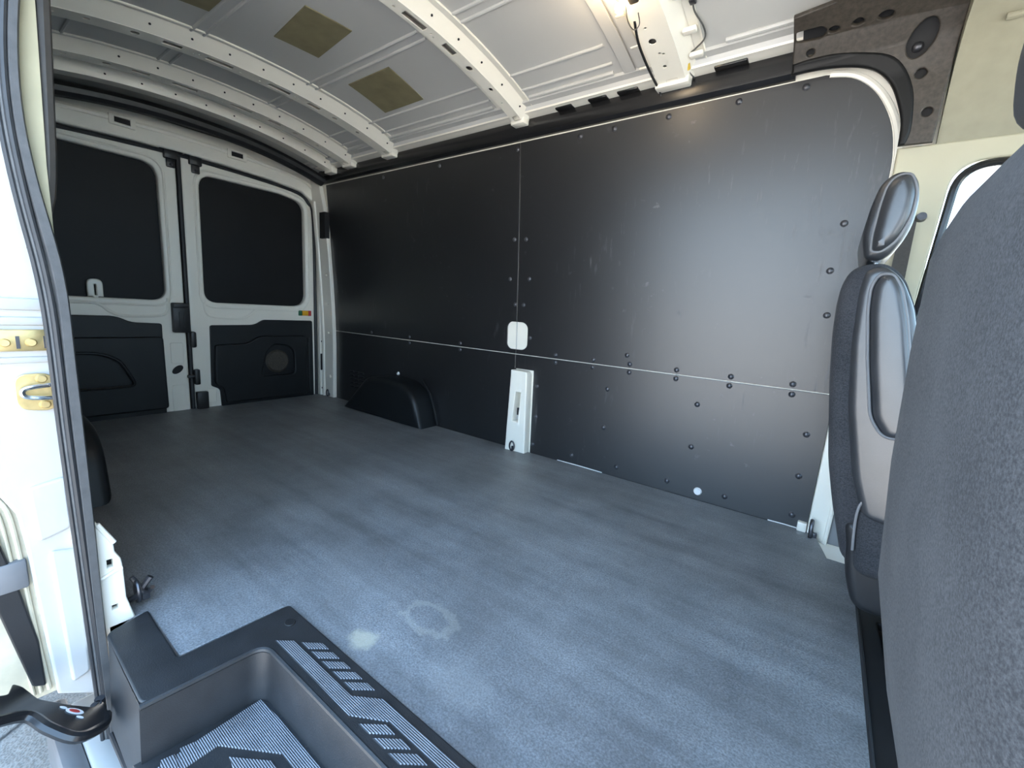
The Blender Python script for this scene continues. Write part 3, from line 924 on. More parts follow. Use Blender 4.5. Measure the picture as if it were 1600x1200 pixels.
# ---- cab shell: headliner, far pillar trim and window, front openings
hp = [(1.825, 1.293), (1.808, 1.40), (1.772, 1.50), (1.71, 1.565), (1.61, 1.61), (1.4, 1.655), (1.0, 1.68)]
hp2 = hp + [(2.0 - y, z) for y, z in hp[:-1][::-1]]
hl = extrude('trim_4', 'cream', hp2 + [(0.10, 1.285), (0.10, 1.45), (0.24, 1.64), (0.6, 1.72), (1.4, 1.72), (1.76, 1.64), (1.90, 1.45), (1.90, 1.285)], 0.172, 1.30, smooth=50)
struct(hl, 'cream fabric headliner over the cab', 'trim')
tube('headliner_groove', 'cream', smooth_path([(0.245, 1.712, 1.555), (0.3, 1.712, 1.555), (0.5, 1.712, 1.556)], 5), 0.008, 8, parent=hl)
cab_far = [(0.26, -0.09), (1.9, -0.09), (1.9, 0.70), (1.30, 1.30), (0.085, 1.303), (0.085, 0.52), (0.26, 0.50)]
cab_win = rounded([(0.187, 0.66), (1.50, 0.66), (1.02, 1.245), (0.222, 1.245)], [0.05, 0.1, 0.1, 0.075], 8)
trim_5 = plate('trim_5', 'creamplastic', cab_far, [cab_win], t=0.03, bev=0.006, mapf=lambda u, v, w_: (u, 1.848 - 0.02 * max(0, v - 0.6) - w_, v), cuts=[('v', 0.2 * i) for i in range(1, 6)])
struct(trim_5, 'cream plastic pillar trim beside the driver seat', 'trim')
window_1 = tube('window_1', 'gloss', [(u, 1.840 - 0.02 * max(0, v - 0.6), v) for u, v in rounded([(0.20, 0.67), (1.49, 0.67), (1.015, 1.234), (0.234, 1.234)], [0.05, 0.1, 0.1, 0.075], 8)], 0.011, 8, True)
struct(window_1, 'black framed driver door window', 'window')
plate('pane', 'glass', rounded([(0.195, 0.66), (1.49, 0.66), (1.02, 1.24), (0.225, 1.24)], [0.05, 0.1, 0.1, 0.075], 8), t=0.004, mapf=lambda u, v, w_: (u, 1.852 - 0.02 * max(0, v - 0.6) - w_, v), parent=window_1)
wall_front = plate('wall_front', 'black', [(0.05, -0.09), (1.95, -0.09), (1.95, 0.68), (0.05, 0.68)], t=0.04, bev=0.01, mapf=lambda u, v, w_: (1.88 + w_, u, v))
struct(wall_front, 'black dashboard bulkhead of the cab', 'wall')
fc = box('floor_cab', 'black', 0.30, 1.9, 0.10, 1.88, -0.085, -0.05)
struct(fc, 'black cab floor', 'floor')

# ---- threshold panel between floor mat and front seats
th = thing('seat_riser', (0.25, 1.05, -0.05), 'black plastic riser panel with a slot between floor mat and seats', 'panel')
plate('riser_panel', 'black', [(0.171, 0.30), (0.36, 0.30), (0.36, 1.76), (0.171, 1.76)], [rounded([(0.214, 1.155), (0.222, 1.155), (0.250, 1.30), (0.238, 1.42), (0.212, 1.42)], 0.006)], t=0.024, bev=0.004,
      mapf=lambda u, v, w_: (u, v, -0.022 + w_ + 0.02 * max(0, u - 0.2)), cuts=[('u', 0.2)], parent=th)
box('riser_void', 'dark', 0.205, 0.27, 1.14, 1.44, -0.046, -0.040, parent=th)
box('riser_lip', 'paper', 0.172, 0.205, 1.735, 1.762, -0.012, -0.006, 0.002, parent=th)
tube('mat_binding', 'rubber', [(0.169, y, -0.004) for y in np.linspace(0.47, 1.69, 8)], 0.005, 8, parent=th)
tube('riser_wire', 'wire', smooth_path([(0.226, 1.15, -0.030), (0.235, 1.19, -0.034), (0.24, 1.24, -0.036)], 5), 0.004, 8, parent=th)


# ---- wheel arches
def wheel_arch(y_in, y_out, lab):
    ol = rounded([(-2.745, -0.004), (-2.47, 0.252), (-2.30, 0.272), (-2.10, 0.262), (-1.985, 0.19), (-1.925, -0.004)], [0.0, 0.04, 0.08, 0.10, 0.10, 0.0], 8)
    ym, th_ = (y_in + y_out) / 2, abs(y_out - y_in)
    s = 1 if y_out > y_in else -1
    th0 = thing('wheel_arch_cover', (-2.33, ym, 0), lab, 'wheel arch', 'wheel arch covers')
    plate('arch_shell', 'doortrim', ol, t=th_ + 0.06, bev=0.035, mapf=lambda u, v, w_: (u, min(1.884, max(0.118, ym + s * 0.03 + w_)), max(v, 0.001)), parent=th0, res=4, smooth=50)
    tube('arch_flange', 'doortrim', smooth_path([(-1.905, y_out - s * 0.012, 0.012), (-1.93, y_out - s * 0.012, 0.09), (-1.98, y_out - s * 0.012, 0.20), (-2.05, y_out - s * 0.012, 0.275)], 5), 0.008, 8, parent=th0)
    return th0


wheel_arch(1.735, 1.880, 'black moulded wheel arch cover against the black boards')
wheel_arch(0.345, 0.120, 'black moulded wheel arch cover behind the sliding door pillar')


# ---- tie-down rings
def ring(c, axis, lab, r=0.02):
    o = thing('tie_down_ring', c, lab, 'ring', 'tie-down rings along the floor edge')
    c = Vector(c)
    pts = []
    for i in range(20):
        a = 2 * math.pi * i / 20
        p, q = r * 0.75 * math.cos(a), r * 1.25 * math.sin(a)
        pts.append(c + (Vector((p, 0, q + r * 0.5)) if axis == 'y' else Vector((0, p, q + r * 0.5))))
    tube('loop', 'steel', pts, r * 0.22, 8, True, parent=o)
    s = c + (Vector((0, 0.012, -r * 0.4)) if axis == 'y' else Vector((0.012, 0, -r * 0.4)))
    box('anchor', 'steel', s.x - 0.008, s.x + 0.008, s.y - 0.006, s.y + 0.01, s.z - 0.008, s.z + 0.016, 0.003, parent=o)
    return o


ring((-3.10, 1.842, 0.022), 'y', 'dark steel tie-down ring at the foot of the rear corner pillar')
ring((-1.292, 1.826, 0.02), 'y', 'dark steel tie-down ring at the foot of the slotted white post')
ring((0.048, 1.845, 0.012), 'x', 'dark steel tie-down ring at the foot of the pillar flange', 0.028)
rk = ring((-1.225, 0.243, 0.03), 'y', 'tangled dark tie-down hook beside the white pillar base')
tube('hook', 'steel', smooth_path([(-1.235, 0.236, 0.075), (-1.228, 0.246, 0.055), (-1.215, 0.25, 0.04), (-1.222, 0.262, 0.03), (-1.21, 0.268, 0.045)], 5), 0.005, 8, parent=rk)
tube('hook', 'steel', smooth_path([(-1.22, 0.268, 0.068), (-1.222, 0.255, 0.05), (-1.225, 0.245, 0.03), (-1.235, 0.228, 0.018)], 5), 0.007, 8, parent=rk)

# ---- sliding door aperture, rear side (left edge of the view)
YB = [(-0.26, 0.162), (-0.14, 0.160), (0.0, 0.158), (0.29, 0.158), (0.49, 0.156), (0.615, 0.156), (0.735, 0.157), (0.79, 0.150), (0.9, 0.135), (0.95, 0.131), (1.05, 0.125), (1.2, 0.136), (1.45, 0.18)]
YI = [(-0.26, 0.181), (-0.14, 0.179), (0.0, 0.175), (0.29, 0.176), (0.49, 0.175), (0.615, 0.174), (0.735, 0.174), (0.79, 0.170), (0.9, 0.152), (0.95, 0.147), (1.05, 0.140), (1.2, 0.151), (1.45, 0.195)]
YA = [(-0.26, 0.151), (-0.14, 0.149), (0.0, 0.147), (0.29, 0.142), (0.49, 0.139), (0.615, 0.139), (0.735, 0.137), (0.79, 0.131), (0.9, 0.118), (0.95, 0.115), (1.05, 0.109), (1.2, 0.120), (1.45, 0.165)]


def at(tab, z):
    xs, ys_ = [p[0] for p in tab], [p[1] for p in tab]
    return float(np.mean([np.interp(z + d_, xs, ys_) for d_ in np.linspace(-0.07, 0.07, 15)]))


zz = np.linspace(-0.26, 1.45, 60)
ws = thing('door_seal', (-1.17, 0.16, -0.26), 'black rubber weatherstrip along the rear edge of the sliding door opening', 'seal')
bm = bmesh.new()
rows = []
for z in zz:
    a_, b_ = at(YB, z), at(YI, z)
    rows.append([bm.verts.new(p) for p in ((-1.172, a_, z), (-1.164, a_ + 0.003, z), (-1.164, b_ - 0.003, z), (-1.172, b_, z), (-1.20, b_, z), (-1.20, a_, z))])
for r1, r2_ in zip(rows, rows[1:]):
    for k in range(6):
        bm.faces.new((r1[k], r1[(k + 1) % 6], r2_[(k + 1) % 6], r2_[k]))
finish(bm, 'seal_band', 'carpetband', ws, 60)
tube('seal_lip', 'rubber', [(-1.170, at(YA, z) + 0.013, z) for z in zz], 0.0048, 8, parent=ws)
tube('seal_lip', 'carpetband', [(-1.172, at(YA, z) + 0.0075, z) for z in zz], 0.0028, 8, parent=ws)
tube('seal_lip', 'rubber', [(-1.175, at(YA, z) + 0.002, z) for z in zz], 0.0042, 8, parent=ws)
# inner pillar: cream strip and dark edge trim
pc = bmesh.new()
rows = []
for z in np.linspace(0.6, 1.45, 40):
    a_ = at(YI, z) - 0.006
    b_ = max(a_ + 0.004, 0.165 + 0.03 * max(0, z - 0.95))
    rows.append([pc.verts.new(p) for p in ((-1.19, a_, z), (-1.186, b_, z), (-1.215, b_, z), (-1.215, a_, z))])
for r1, r2_ in zip(rows, rows[1:]):
    for k in range(4):
        pc.faces.new((r1[k], r1[(k + 1) % 4], r2_[(k + 1) % 4], r2_[k]))
finish(pc, 'pillar_strip', 'creamstrip', wall_right)
tube('pillar_edge', 'brown', [(-1.200, 0.140, 0.80), (-1.200, 0.152, 0.85)] + [(-1.200, 0.170 - 0.006 * max(0, 0.95 - z) / 0.05 + 0.012 * max(0, (z - 0.95)) / 0.25, z) for z in np.linspace(0.90, 1.45, 16)], 0.011, 8, parent=wall_right)
# jamb faces left of the seal
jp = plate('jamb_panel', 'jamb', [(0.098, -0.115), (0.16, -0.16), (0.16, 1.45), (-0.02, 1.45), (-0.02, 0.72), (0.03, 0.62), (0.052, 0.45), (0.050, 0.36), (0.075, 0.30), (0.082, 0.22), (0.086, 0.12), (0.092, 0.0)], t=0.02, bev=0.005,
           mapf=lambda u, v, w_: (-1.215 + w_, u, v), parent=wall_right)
box('jamb_fold', 'jamb', -1.212, -1.198, -0.02, 0.146, 0.69, 0.712, 0.005, parent=jp)
box('jamb_fold', 'jamb', -1.212, -1.199, -0.02, 0.146, 0.662, 0.678, 0.005, parent=jp)
box('jamb_fold', 'jamb', -1.212, -1.200, -0.02, 0.146, 0.592, 0.604, 0.004, parent=jp)
plate('jamb_step', 'jamb', rounded([(0.098, 0.235), (0.146, 0.25), (0.146, 0.36), (0.092, 0.35)], 0.01), t=0.014, bev=0.005, mapf=lambda u, v, w_: (-1.204 + w_, u, v), parent=jp)
plate('jamb_step', 'jamb', rounded([(0.120, -0.10), (0.150, -0.09), (0.150, 0.20), (0.110, 0.21)], 0.01), t=0.014, bev=0.005, mapf=lambda u, v, w_: (-1.204 + w_, u, v), parent=jp)
plate('jamb_outer', 'sealer', [(0.03, -0.112), (0.105, -0.115), (0.10, 0.0), (0.095, 0.2), (0.088, 0.31), (0.062, 0.38), (0.064, 0.47), (0.04, 0.64), (-0.02, 0.74), (-0.02, -0.1)], t=0.014, bev=0.003, mapf=lambda u, v, w_: (-1.226 + w_, u, v), parent=wall_right)
for off, r in ((0.012, 0.004), (0.024, 0.003), (0.034, 0.003)):
    tube('sealer_bead', 'sealer', smooth_path([(-1.216, y - off, z) for y, z in ((0.100, -0.10), (0.094, 0.0), (0.088, 0.12), (0.084, 0.22), (0.076, 0.31), (0.052, 0.37), (0.054, 0.45), (0.032, 0.62))], 5), r, 8, parent=wall_right)
# gold latch track and striker
tb = thing('latch_track', (-1.20, 0.10, 0.618), 'gold zinc plated latch track with screws on the white door jamb', 'latch')
box('track_plate', 'gold', -1.204, -1.196, 0.04, 0.145, 0.615, 0.655, 0.003, parent=tb)
for y in (0.088, 0.1205):
    bm = bmesh.new()
    bmesh.ops.create_cone(bm, cap_ends=True, segments=16, radius1=0.008, radius2=0.006, depth=0.005)
    bmesh.ops.rotate(bm, verts=bm.verts, matrix=Matrix.Rotation(math.pi / 2, 3, 'Y'))
    bmesh.ops.translate(bm, verts=bm.verts, vec=(-1.194, y, 0.631))
    finish(bm, 'screw', 'gold', tb)
for y in (0.104, 0.139):
    box('track_notch', 'steel', -1.1965, -1.1945, y - 0.0025, y + 0.0025, 0.620, 0.643, parent=tb)
stk = thing('striker', (-1.20, 0.118, 0.50), 'gold door striker plate with a steel loop on the white jamb', 'striker')
plate('striker_plate', 'gold', rounded([(0.093, 0.505), (0.145, 0.497), (0.145, 0.572), (0.093, 0.572)], 0.02), t=0.006, bev=0.0015, mapf=lambda u, v, w_: (-1.200 + w_, u, v), parent=stk)
tube('striker_loop', 'chrome', smooth_path([(-1.199, 0.146, 0.551), (-1.186, 0.143, 0.551), (-1.183, 0.116, 0.549), (-1.183, 0.103, 0.545), (-1.183, 0.101, 0.536), (-1.183, 0.108, 0.530), (-1.183, 0.125, 0.527), (-1.186, 0.143, 0.525), (-1.199, 0.146, 0.525)], 5), 0.0042, 10, parent=stk)
for y, z in ((0.128, 0.562), (0.129, 0.512)):
    bm = bmesh.new()
    bmesh.ops.create_cone(bm, cap_ends=True, segments=18, radius1=0.009, radius2=0.006, depth=0.006)
    bmesh.ops.rotate(bm, verts=bm.verts, matrix=Matrix.Rotation(math.pi / 2, 3, 'Y'))
    bmesh.ops.translate(bm, verts=bm.verts, vec=(-1.195, y, z))
    finish(bm, 'bolt', 'gold', stk)
# white pillar base inside
pb = plate('pillar_base', 'white', [(0.150, -0.03), (0.185, -0.02), (0.229, 0.0), (0.217, 0.056), (0.216, 0.13), (0.214, 0.152), (0.205, 0.172), (0.204, 0.194), (0.181, 0.247), (0.150, 0.28)],
           [rect(0.1905, 0.138, 0.2005, 0.157), rect(0.192, 0.036, 0.202, 0.047)], t=0.02, bev=0.003, mapf=lambda u, v, w_: (-1.20 + w_, u, v), parent=wall_right)
pb['label'] = 'white metal pillar base with two square holes'
tube('base_fold', 'white', [(-1.189, 0.178, 0.118), (-1.188, 0.20, 0.128), (-1.189, 0.214, 0.132)], 0.005, 8, parent=pb)
tube('base_edge', 'white', [(-1.190, 0.205, 0.194), (-1.190, 0.181, 0.245)], 0.005, 8, parent=pb)
box('base_void', 'dark', -1.2155, -1.211, 0.185, 0.206, 0.03, 0.16, parent=pb)

# ---- step well
sw = thing('step_well', (-0.4, 0.3, -0.115), 'black moulded plastic entry step with ribbed grey tread patterns', 'step')
rim_out = rounded([(-1.160, 0.181), (-1.183, 0.250), (-0.972, 0.246), (-0.962, 0.466), (0.16, 0.466), (0.16, 0.372), (-0.876, 0.372), (-0.893, 0.168), (-1.150, 0.172)],
                  [0.01, 0.008, 0.008, 0.012, 0, 0, 0.035, 0.02, 0.01], 8)
rim = plate('step_rim', 'step', rim_out, t=0.012, bev=0.004, mapf=lambda u, v, w_: (u, v, 0.003 + w_), parent=sw, res=3)
# well walls: path around the well, swept down
wp = rounded([(0.16, 0.374), (-0.878, 0.374), (-0.896, 0.166)], [0, 0.035, 0], 8)
wb = rounded([(0.16, 0.362), (-0.868, 0.362), (-0.8885, 0.160)], [0, 0.035, 0], 8)
bm = bmesh.new()
lv = [(0.0, 0.008), (0.15, 0.0), (0.9, -0.092), (1.0, -0.108)]
rws = []
for f, z in lv:
    rws.append([bm.verts.new((a_[0] + (b_[0] - a_[0]) * f, a_[1] + (b_[1] - a_[1]) * f, z)) for a_, b_ in zip(wp, wb)])
for r1, r2_ in zip(rws, rws[1:]):
    for k in range(len(r1) - 1):
        bm.faces.new((r1[k], r1[k + 1], r2_[k + 1], r2_[k]))
finish(bm, 'well_wall', 'step', sw, 60)
tube('well_edge', 'step', [(x, y, 0.004) for x, y in wp], 0.006, 8, parent=sw)
plate('step_tread', 'step', [(-0.90, 0.150), (0.16, 0.150), (0.16, 0.366), (-0.876, 0.366)], t=0.012, bev=0.003, mapf=lambda u, v, w_: (u, v, -0.112 + w_), parent=sw)
# outer wall of the box beside the pillar
bm = bmesh.new()
ow_t = rounded([(-1.159, 0.200), (-1.158, 0.180), (-1.14, 0.172), (-0.896, 0.166)], [0, 0.02, 0.02, 0], 6)
ow_b = [(x + 0.006, y - 0.010) for x, y in ow_t[:-1]] + [(-0.881, 0.156)]
r1 = [bm.verts.new((x, y, 0.006)) for x, y in ow_t]
r2_ = [bm.verts.new((x, y, -0.20)) for x, y in ow_b]
for k in range(len(r1) - 1):
    bm.faces.new((r1[k], r1[k + 1], r2_[k + 1], r2_[k]))
finish(bm, 'box_side', 'step', sw, 60)


def tread_area(pts, z, nm='tread_strip'):
    return plate(nm, 'tread', pts, t=0.004, bev=0.001, mapf=lambda u, v, w_: (u, v, z + w_), parent=sw, res=1)


tread_area([(-0.868, 0.389), (-0.838, 0.4135), (-0.626, 0.413), (-0.574, 0.447), (0.15, 0.4485), (0.15, 0.426), (-0.530, 0.425), (-0.594, 0.388)], 0.0095)
for i in range(5):
    x = -0.822 + i * 0.0395
    tread_area([(x, 0.421), (x + 0.036, 0.4485), (x + 0.060, 0.4485), (x + 0.026, 0.421)], 0.0095, 'tread_block')
for i in range(14):
    x = -0.568 + i * 0.0405
    tread_area([(x, 0.3885), (x + 0.040, 0.419), (x + 0.064, 0.4165), (x + 0.027, 0.3885)], 0.0095, 'tread_block')
zt = -0.105
tread_area([(-0.862, 0.352), (-0.800, 0.356), (0.15, 0.356), (0.15, 0.327), (-0.715, 0.325), (-0.822, 0.258), (-0.822, 0.16), (-0.858, 0.16), (-0.862, 0.24)], zt)
tread_area([(-0.783, 0.262), (-0.718, 0.306), (-0.66, 0.306), (-0.735, 0.255)], zt, 'tread_block')
tread_area([(-0.72, 0.245), (-0.63, 0.306), (-0.56, 0.306), (-0.65, 0.245)], zt, 'tread_block')
for i in range(4):
    tread_area([(-0.868 + 0.0 * i, 0.208 - i * 0.03 + 0.004), (-0.862, 0.232 - i * 0.03), (-0.832, 0.228 - i * 0.03), (-0.838, 0.205 - i * 0.03)], zt + 0.001 * (i % 2 + 1), 'tread_block')
plate('rim_plug', 'black', ell(-0.899, 0.436, 0.013, 0.011), t=0.004, bev=0.001, mapf=lambda u, v, w_: (u, v, 0.0095 + w_), parent=sw)

# ---- sill, rocker, lower door track arm
sill = thing('door_sill', (-0.6, 0.14, -0.30), 'white painted sill under the sliding door opening', 'sill')
box('sill_top', 'jamb', -1.35, 0.2, 0.125, 0.175, -0.32, -0.255, 0.008, parent=sill)
tube('sill_seal', 'rubber', [(x, 0.182, -0.24) for x in np.linspace(-1.19, 0.15, 8)], 0.010, 8, parent=sill)
tube('sill_seal', 'rubber', [(x, 0.166, -0.245) for x in np.linspace(-1.19, 0.15, 8)], 0.006, 8, parent=sill)
box('sill_channel', 'black', -1.19, 0.15, 0.175, 0.30, -0.30, -0.262, 0.004, parent=sill)
rk_ = rebase(box('rocker_panel', 'rocker', -1.40, 0.2, 0.085, 0.126, -0.55, -0.262, 0.012))
tag(rk_, 'dark grey plastic rocker panel below the white sill', 'rocker panel')
arm = thing('door_roller_arm', (-1.11, 0.10, -0.14), 'black steel roller arm of the sliding door with a round sticker', 'door arm')


def armz(y):
    return -0.14 + max(0.0, 0.17 - y) * 0.75


def amap(off):
    return lambda u, v, w_: (u, v, armz(v) + off + w_)


am_out = rounded([(-1.145, 0.154), (-1.112, 0.136), (-1.123, 0.106), (-1.146, 0.067), (-1.192, 0.051), (-1.201, 0.040), (-1.163, 0.031), (-1.153, 0.0), (-1.074, -0.005), (-1.105, 0.040), (-1.104, 0.051), (-1.062, 0.069), (-1.030, 0.092), (-1.028, 0.104), (-1.055, 0.140), (-1.098, 0.154)], 0.006)
plate('arm_plate', 'gloss', am_out, t=0.008, bev=0.002, mapf=amap(-0.004), cuts=[('v', 0.02 * i) for i in range(0, 9)], parent=arm)
tube('arm_flange', 'gloss', smooth_path([(x, y, armz(y) - 0.010) for x, y in ((-1.096, 0.150), (-1.058, 0.138), (-1.030, 0.100), (-1.062, 0.070), (-1.104, 0.048), (-1.090, 0.010))], 6), 0.010, 8, parent=arm)
st_ = plate('warning_sticker', 'paper', ell(-1.098, 0.108, 0.013, 0.0085, 20, 0.9), t=0.0016, mapf=amap(0.0012), parent=arm)
plate('sticker_mark', 'red', ell(-1.098, 0.108, 0.008, 0.0045, 12, 0.9), t=0.001, mapf=amap(0.0026), parent=st_)
for x, y in ((-1.112, 0.095), (-1.078, 0.112)):
    plate('arm_hole', 'paper', ell(x, y, 0.0055, 0.003, 12, 0.9), t=0.0016, mapf=amap(0.0012), parent=arm)
bm = bmesh.new()
for x, y in ((-1.128, 0.142), (-1.140, 0.150)):
    b2 = bmesh.new()
    bmesh.ops.create_cone(b2, cap_ends=True, segments=16, radius1=0.009, radius2=0.009, depth=0.03)
    bmesh.ops.translate(b2, verts=b2.verts, vec=(x, y, -0.138))
    merge(bm, b2)
finish(bm, 'roller', 'steel', arm)
# open sliding door: only its lower front edge shows
sd = thing('sliding_door', (-1.5, 0.03, -0.3), 'white sliding door slid open along the outside of the van', 'door')
box('stop_block', 'rocker', -1.24, -1.205, 0.035, 0.080, 0.145, 0.205, 0.005, parent=wall_right)
plate('edge_rubber', 'black', rounded([(0.02, 0.21), (0.048, 0.26), (0.058, 0.20), (0.066, 0.145), (0.082, 0.02), (0.084, -0.085), (0.065, -0.075), (0.045, 0.05), (0.03, 0.145)], 0.006), t=0.012, bev=0.003, mapf=lambda u, v, w_: (-1.214 + w_, u, v), parent=wall_right)
box('door_leaf', 'jamb', -2.55, -1.28, -0.11, -0.05, -0.28, 1.5, 0.012, parent=sd)
tube('drag_chain', 'steel', smooth_path([(-1.30, 0.045, 0.02), (-1.31, 0.05, -0.08), (-1.33, 0.058, -0.17)], 6), 0.009, 8, parent=wall_right)


# ---- seats
def seat_profile(pts, y0, y1, bev, name, mat, parent, res=5, r=0.03, flare=0.0, x0=0.1):
    ol = rounded(pts, r, 6)
    ym = (y0 + y1) / 2
    return plate(name, mat, ol, t=abs(y1 - y0), bev=bev, mapf=lambda u, v, w_: (u, ym + w_ - (flare * (u - x0) if w_ < 0 else 0), v), parent=parent, res=res, smooth=60)


ds = thing('driver_seat', (0.35, 1.47, -0.05), 'black leather driver seat with piped headrest and charcoal fabric back', 'seat')
back = [(0.100, 0.20), (0.062, 0.34), (0.040, 0.44), (0.020, 0.59), (0.006, 0.74), (0.004, 0.84), (0.020, 0.885), (0.075, 0.897), (0.112, 0.866), (0.140, 0.80), (0.175, 0.65), (0.215, 0.50), (0.24, 0.38), (0.245, 0.20)]
seat_profile([(x if x > 0.1 or z > 0.86 else x, z) for x, z in back], 1.235, 1.70, 0.028, 'backrest', 'sidefabric', ds)
lea = [(0.118, 0.33), (0.088, 0.42), (0.058, 0.57), (0.040, 0.72), (0.036, 0.83), (0.042, 0.876), (0.075, 0.886), (0.106, 0.858), (0.132, 0.80), (0.168, 0.65), (0.21, 0.48), (0.22, 0.33)]
sp = seat_profile(lea, 1.222, 1.30, 0.016, 'side_bolster', 'leather', ds, 4, 0.02, 0.3, 0.06)
ins = [(0.127, 0.52), (0.100, 0.56), (0.078, 0.68), (0.062, 0.79), (0.060, 0.84), (0.070, 0.866), (0.092, 0.866), (0.110, 0.835), (0.128, 0.77), (0.150, 0.66), (0.175, 0.53)]
ip = seat_profile(ins, 1.209, 1.26, 0.018, 'bolster_inset', 'leather', sp, 4, 0.015, 0.3, 0.06)
tube('inset_piping', 'piping', [(x, 1.219 - 0.3 * (x - 0.06), z) for x, z in rounded([(x - 0.003, z) for x, z in ins], 0.02, 6)], 0.0032, 8, True, parent=sp)
hr = [(0.040, 0.912), (0.028, 0.963), (0.035, 1.034), (0.046, 1.081), (0.067, 1.103), (0.094, 1.103), (0.111, 1.081), (0.118, 1.04), (0.115, 0.986), (0.102, 0.946), (0.085, 0.918), (0.065, 0.906)]
hd = seat_profile(hr, 1.325, 1.585, 0.022, 'headrest', 'leather', ds, 5, 0.02)
hi = [(0.049, 0.927), (0.046, 0.958), (0.050, 1.026), (0.056, 1.071), (0.070, 1.091), (0.094, 1.091), (0.109, 1.054), (0.108, 1.0), (0.091, 0.948), (0.067, 0.925)]
seat_profile(hi, 1.308, 1.36, 0.022, 'headrest_gusset', 'leather', hd, 5, 0.02, 0.25, 0.05)
tube('headrest_piping', 'piping', [(x, 1.3225 - 0.25 * (x - 0.05), z) for x, z in rounded(hi, 0.02, 6)], 0.0028, 8, True, parent=hd)
for y in (1.395, 1.515):
    tube('headrest_post', 'chrome', [(0.065, y, 0.86), (0.064, y, 0.93)], 0.006, 10, parent=ds)
box('post_collar', 'chrome', 0.050, 0.082, 1.36, 1.55, 0.892, 0.902, 0.004, parent=ds)
seat_profile([(0.122, 0.19), (0.112, 0.25), (0.106, 0.33), (0.114, 0.372), (0.150, 0.405), (0.60, 0.43), (0.64, 0.36), (0.62, 0.20)], 1.205, 1.71, 0.03, 'cushion', 'sidefabric', ds)
tube('cushion_piping', 'piping', smooth_path([(0.113, 1.212, 0.25), (0.108, 1.212, 0.33), (0.116, 1.212, 0.372), (0.15, 1.212, 0.402)], 5), 0.0028, 8, parent=ds)
seat_profile([(0.112, 0.17), (0.10, 0.26), (0.088, 0.31), (0.20, 0.31), (0.50, 0.26), (0.50, 0.10), (0.135, 0.10)], 1.225, 1.70, 0.02, 'seat_shield', 'black', ds)
box('pedestal', 'black', 0.37, 0.66, 1.27, 1.68, -0.05, 0.15, 0.02, parent=ds)

psr = thing('passenger_seat', (0.4, 0.53, -0.05), 'passenger seat with tall grey carpeted back beside the sliding door', 'seat')
# lofted backrest: superellipse sections
bm = bmesh.new()
SEC = [(0.02, 0.205, 0.40, 0.80), (0.107, 0.176, 0.38, 0.80), (0.20, 0.150, 0.36, 0.80), (0.31, 0.119, 0.34, 0.80), (0.434, 0.093, 0.33, 0.805), (0.58, 0.083, 0.31, 0.805), (0.72, 0.079, 0.30, 0.80), (0.83, 0.079, 0.29, 0.795), (0.855, 0.084, 0.28, 0.785), (0.882, 0.093, 0.27, 0.765), (0.899, 0.110, 0.255, 0.72), (0.905, 0.135, 0.23, 0.67)]
NS = 40
rws = []
for z, xb, xf, yi in SEC:
    yo = 0.255 + (0.805 - yi) * 0.8
    cx, cy, ax, ay = (xb + xf) / 2, (yi + yo) / 2, (xf - xb) / 2, (yi - yo) / 2
    rw = []
    for k in range(NS):
        a_ = 2 * math.pi * k / NS
        c_, s_ = math.cos(a_), math.sin(a_)
        e = 2 / 5.0
        x = cx + ax * math.copysign(abs(c_) ** e, c_)
        y = cy + ay * math.copysign(abs(s_) ** e, s_)
        zz_ = z
        rw.append(bm.verts.new((x, y, zz_)))
    rws.append(rw)
for r1, r2_ in zip(rws, rws[1:]):
    for k in range(NS):
        bm.faces.new((r1[k], r1[(k + 1) % NS], r2_[(k + 1) % NS], r2_[k]))
bm.faces.new(rws[0][::-1])
bm.faces.new(rws[-1])
finish(bm, 'backrest', 'fabric', psr, 80)
seat_profile([(0.22, 0.17), (0.22, 0.36), (0.30, 0.42), (0.70, 0.43), (0.73, 0.36), (0.70, 0.19)], 0.27, 0.79, 0.03, 'cushion', 'sidefabric', psr)
box('pedestal', 'black', 0.37, 0.70, 0.32, 0.76, -0.05, 0.16, 0.02, parent=psr)
seat_profile([(0.108, 0.925), (0.100, 1.0), (0.115, 1.09), (0.16, 1.12), (0.20, 1.09), (0.21, 1.0), (0.19, 0.925)], 0.40, 0.632, 0.022, 'headrest', 'leather', psr)
for y in (0.48, 0.58):
    tube('headrest_post', 'chrome', [(0.155, y, 0.87), (0.155, y, 0.96)], 0.006, 10, parent=psr)

# driver belt
sb = thing('seat_belt', (0.14, 1.83, 0.5), 'dark seat belt webbing hanging from its anchor on the cream pillar', 'seat belt')
plate('webbing', 'webbing', [(0.112, 0.45), (0.160, 0.45), (0.162, 1.08), (0.146, 1.10), (0.126, 1.0)], t=0.003, mapf=lambda u, v, w_: (u, 1.815 - 0.012 * max(0, v - 0.6) + w_, v), parent=sb)
bm = bmesh.new()
bmesh.ops.create_cone(bm, cap_ends=True, segments=18, radius1=0.014, radius2=0.011, depth=0.024)
bmesh.ops.rotate(bm, verts=bm.verts, matrix=Matrix.Rotation(math.pi / 2, 3, 'X'))
bmesh.ops.translate(bm, verts=bm.verts, vec=(0.171, 1.812, 1.095))
finish(bm, 'anchor_bolt', 'steel', sb)

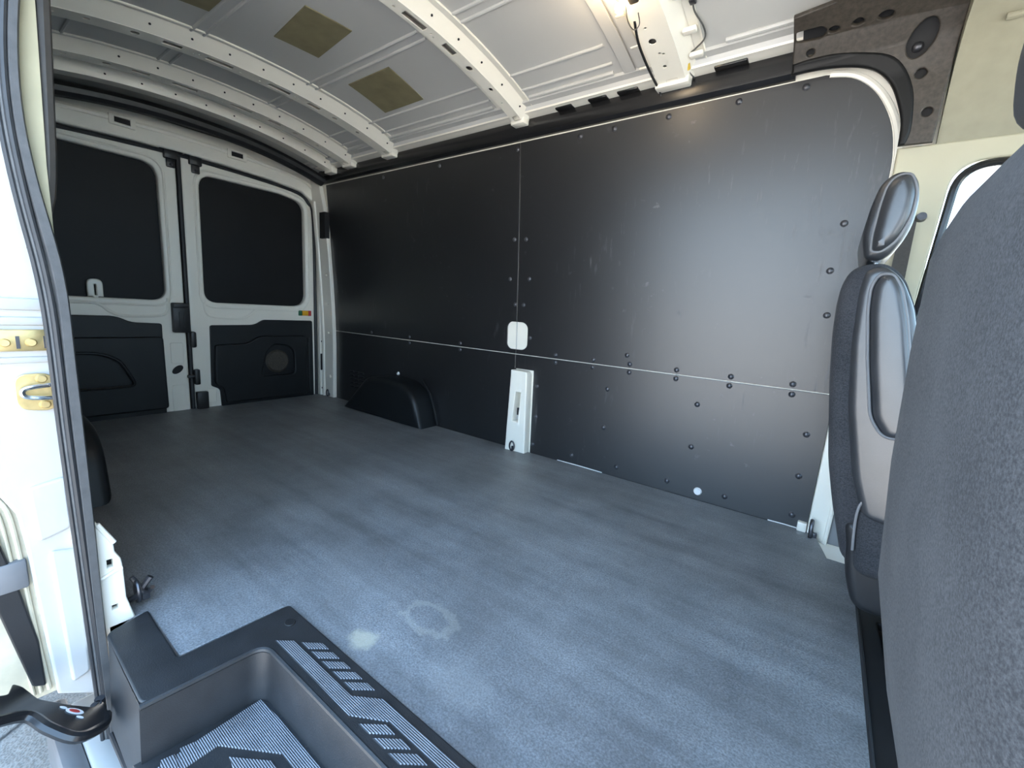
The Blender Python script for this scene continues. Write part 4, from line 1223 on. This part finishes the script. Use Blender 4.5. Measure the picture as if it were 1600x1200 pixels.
# ---- dome lamp and wiring on the broad bow
dl = thing('cargo_lamp', (-0.66, 1.385, 1.655), 'small lit warm cargo lamp hanging from the broad roof bow', 'lamp')
box('lamp_base', 'brown', -0.632, -0.602, 1.325, 1.372, 1.676, 1.694, 0.006, parent=dl)
bm = bmesh.new()
bmesh.ops.create_uvsphere(bm, u_segments=14, v_segments=10, radius=0.014)
bmesh.ops.translate(bm, verts=bm.verts, vec=(-0.662, 1.362, 1.676))
finish(bm, 'bulb', 'bulb', dl)
tube('lamp_wire', 'wire', smooth_path([(-0.645, 1.37, 1.68), (-0.66, 1.43, 1.672), (-0.655, 1.47, 1.668), (-0.632, 1.455, 1.67), (-0.62, 1.41, 1.675)], 6), 0.0016, 6, parent=dl)
ld = bpy.data.lights.new('cargo_lamp_light', 'POINT')
ld.energy = 0.26
ld.color = (1.0, 0.80, 0.56)
ld.shadow_soft_size = 0.03
lo = bpy.data.objects.new('cargo_lamp_light', ld)
COL.objects.link(lo)
lo.location = (-0.70, 1.30, 1.645)
attach(lo, dl)
hw = tube('wiring_harness', 'black', smooth_path([(-0.652, 1.46, zb(1.46) + 0.0), (-0.668, 1.54, zb(1.54) - 0.002), (-0.672, 1.62, zb(1.62) - 0.002), (-0.668, 1.70, zb(1.70) - 0.004), (-0.662, 1.775, zb(1.775) - 0.002), (-0.66, 1.79, 1.60)], 6), 0.0045, 8)
tag(rebase(hw), 'black wire running down the broad roof bow to the rail', 'wire')
aw = thing('antenna_wire', (-0.52, 1.7, 1.62), 'thin grey wire with a yellow taped joint on the roof beside the bow', 'wire')
tube('cable', 'wire', smooth_path([(-0.485, 1.50, zs(1.5) - 0.012), (-0.488, 1.54, zs(1.54) - 0.010), (-0.475, 1.60, zs(1.6) - 0.010), (-0.478, 1.645, zs(1.645) - 0.012), (-0.515, 1.675, zs(1.675) - 0.014), (-0.545, 1.70, 1.665), (-0.548, 1.745, 1.640), (-0.54, 1.785, 1.634)], 7), 0.0028, 8, parent=aw)
tube('taped_joint', 'yellow', [(-0.547, 1.715, 1.655), (-0.549, 1.735, 1.643)], 0.0075, 10, parent=aw)
box('cable_plug', 'steel', -0.495, -0.475, 1.485, 1.51, zs(1.5) - 0.018, zs(1.5) - 0.002, 0.004, parent=aw)

# ---- windscreen
window_2 = plate('window_2', 'glass', [(0.12, 0.0), (1.88, 0.0), (1.80, 1.10), (0.20, 1.10)], t=0.006, mapf=lambda u, v, w_: (1.88 - 0.55 * v + w_, u, 0.68 + 0.88 * v))
struct(window_2, 'sloping windscreen of the cab', 'window')
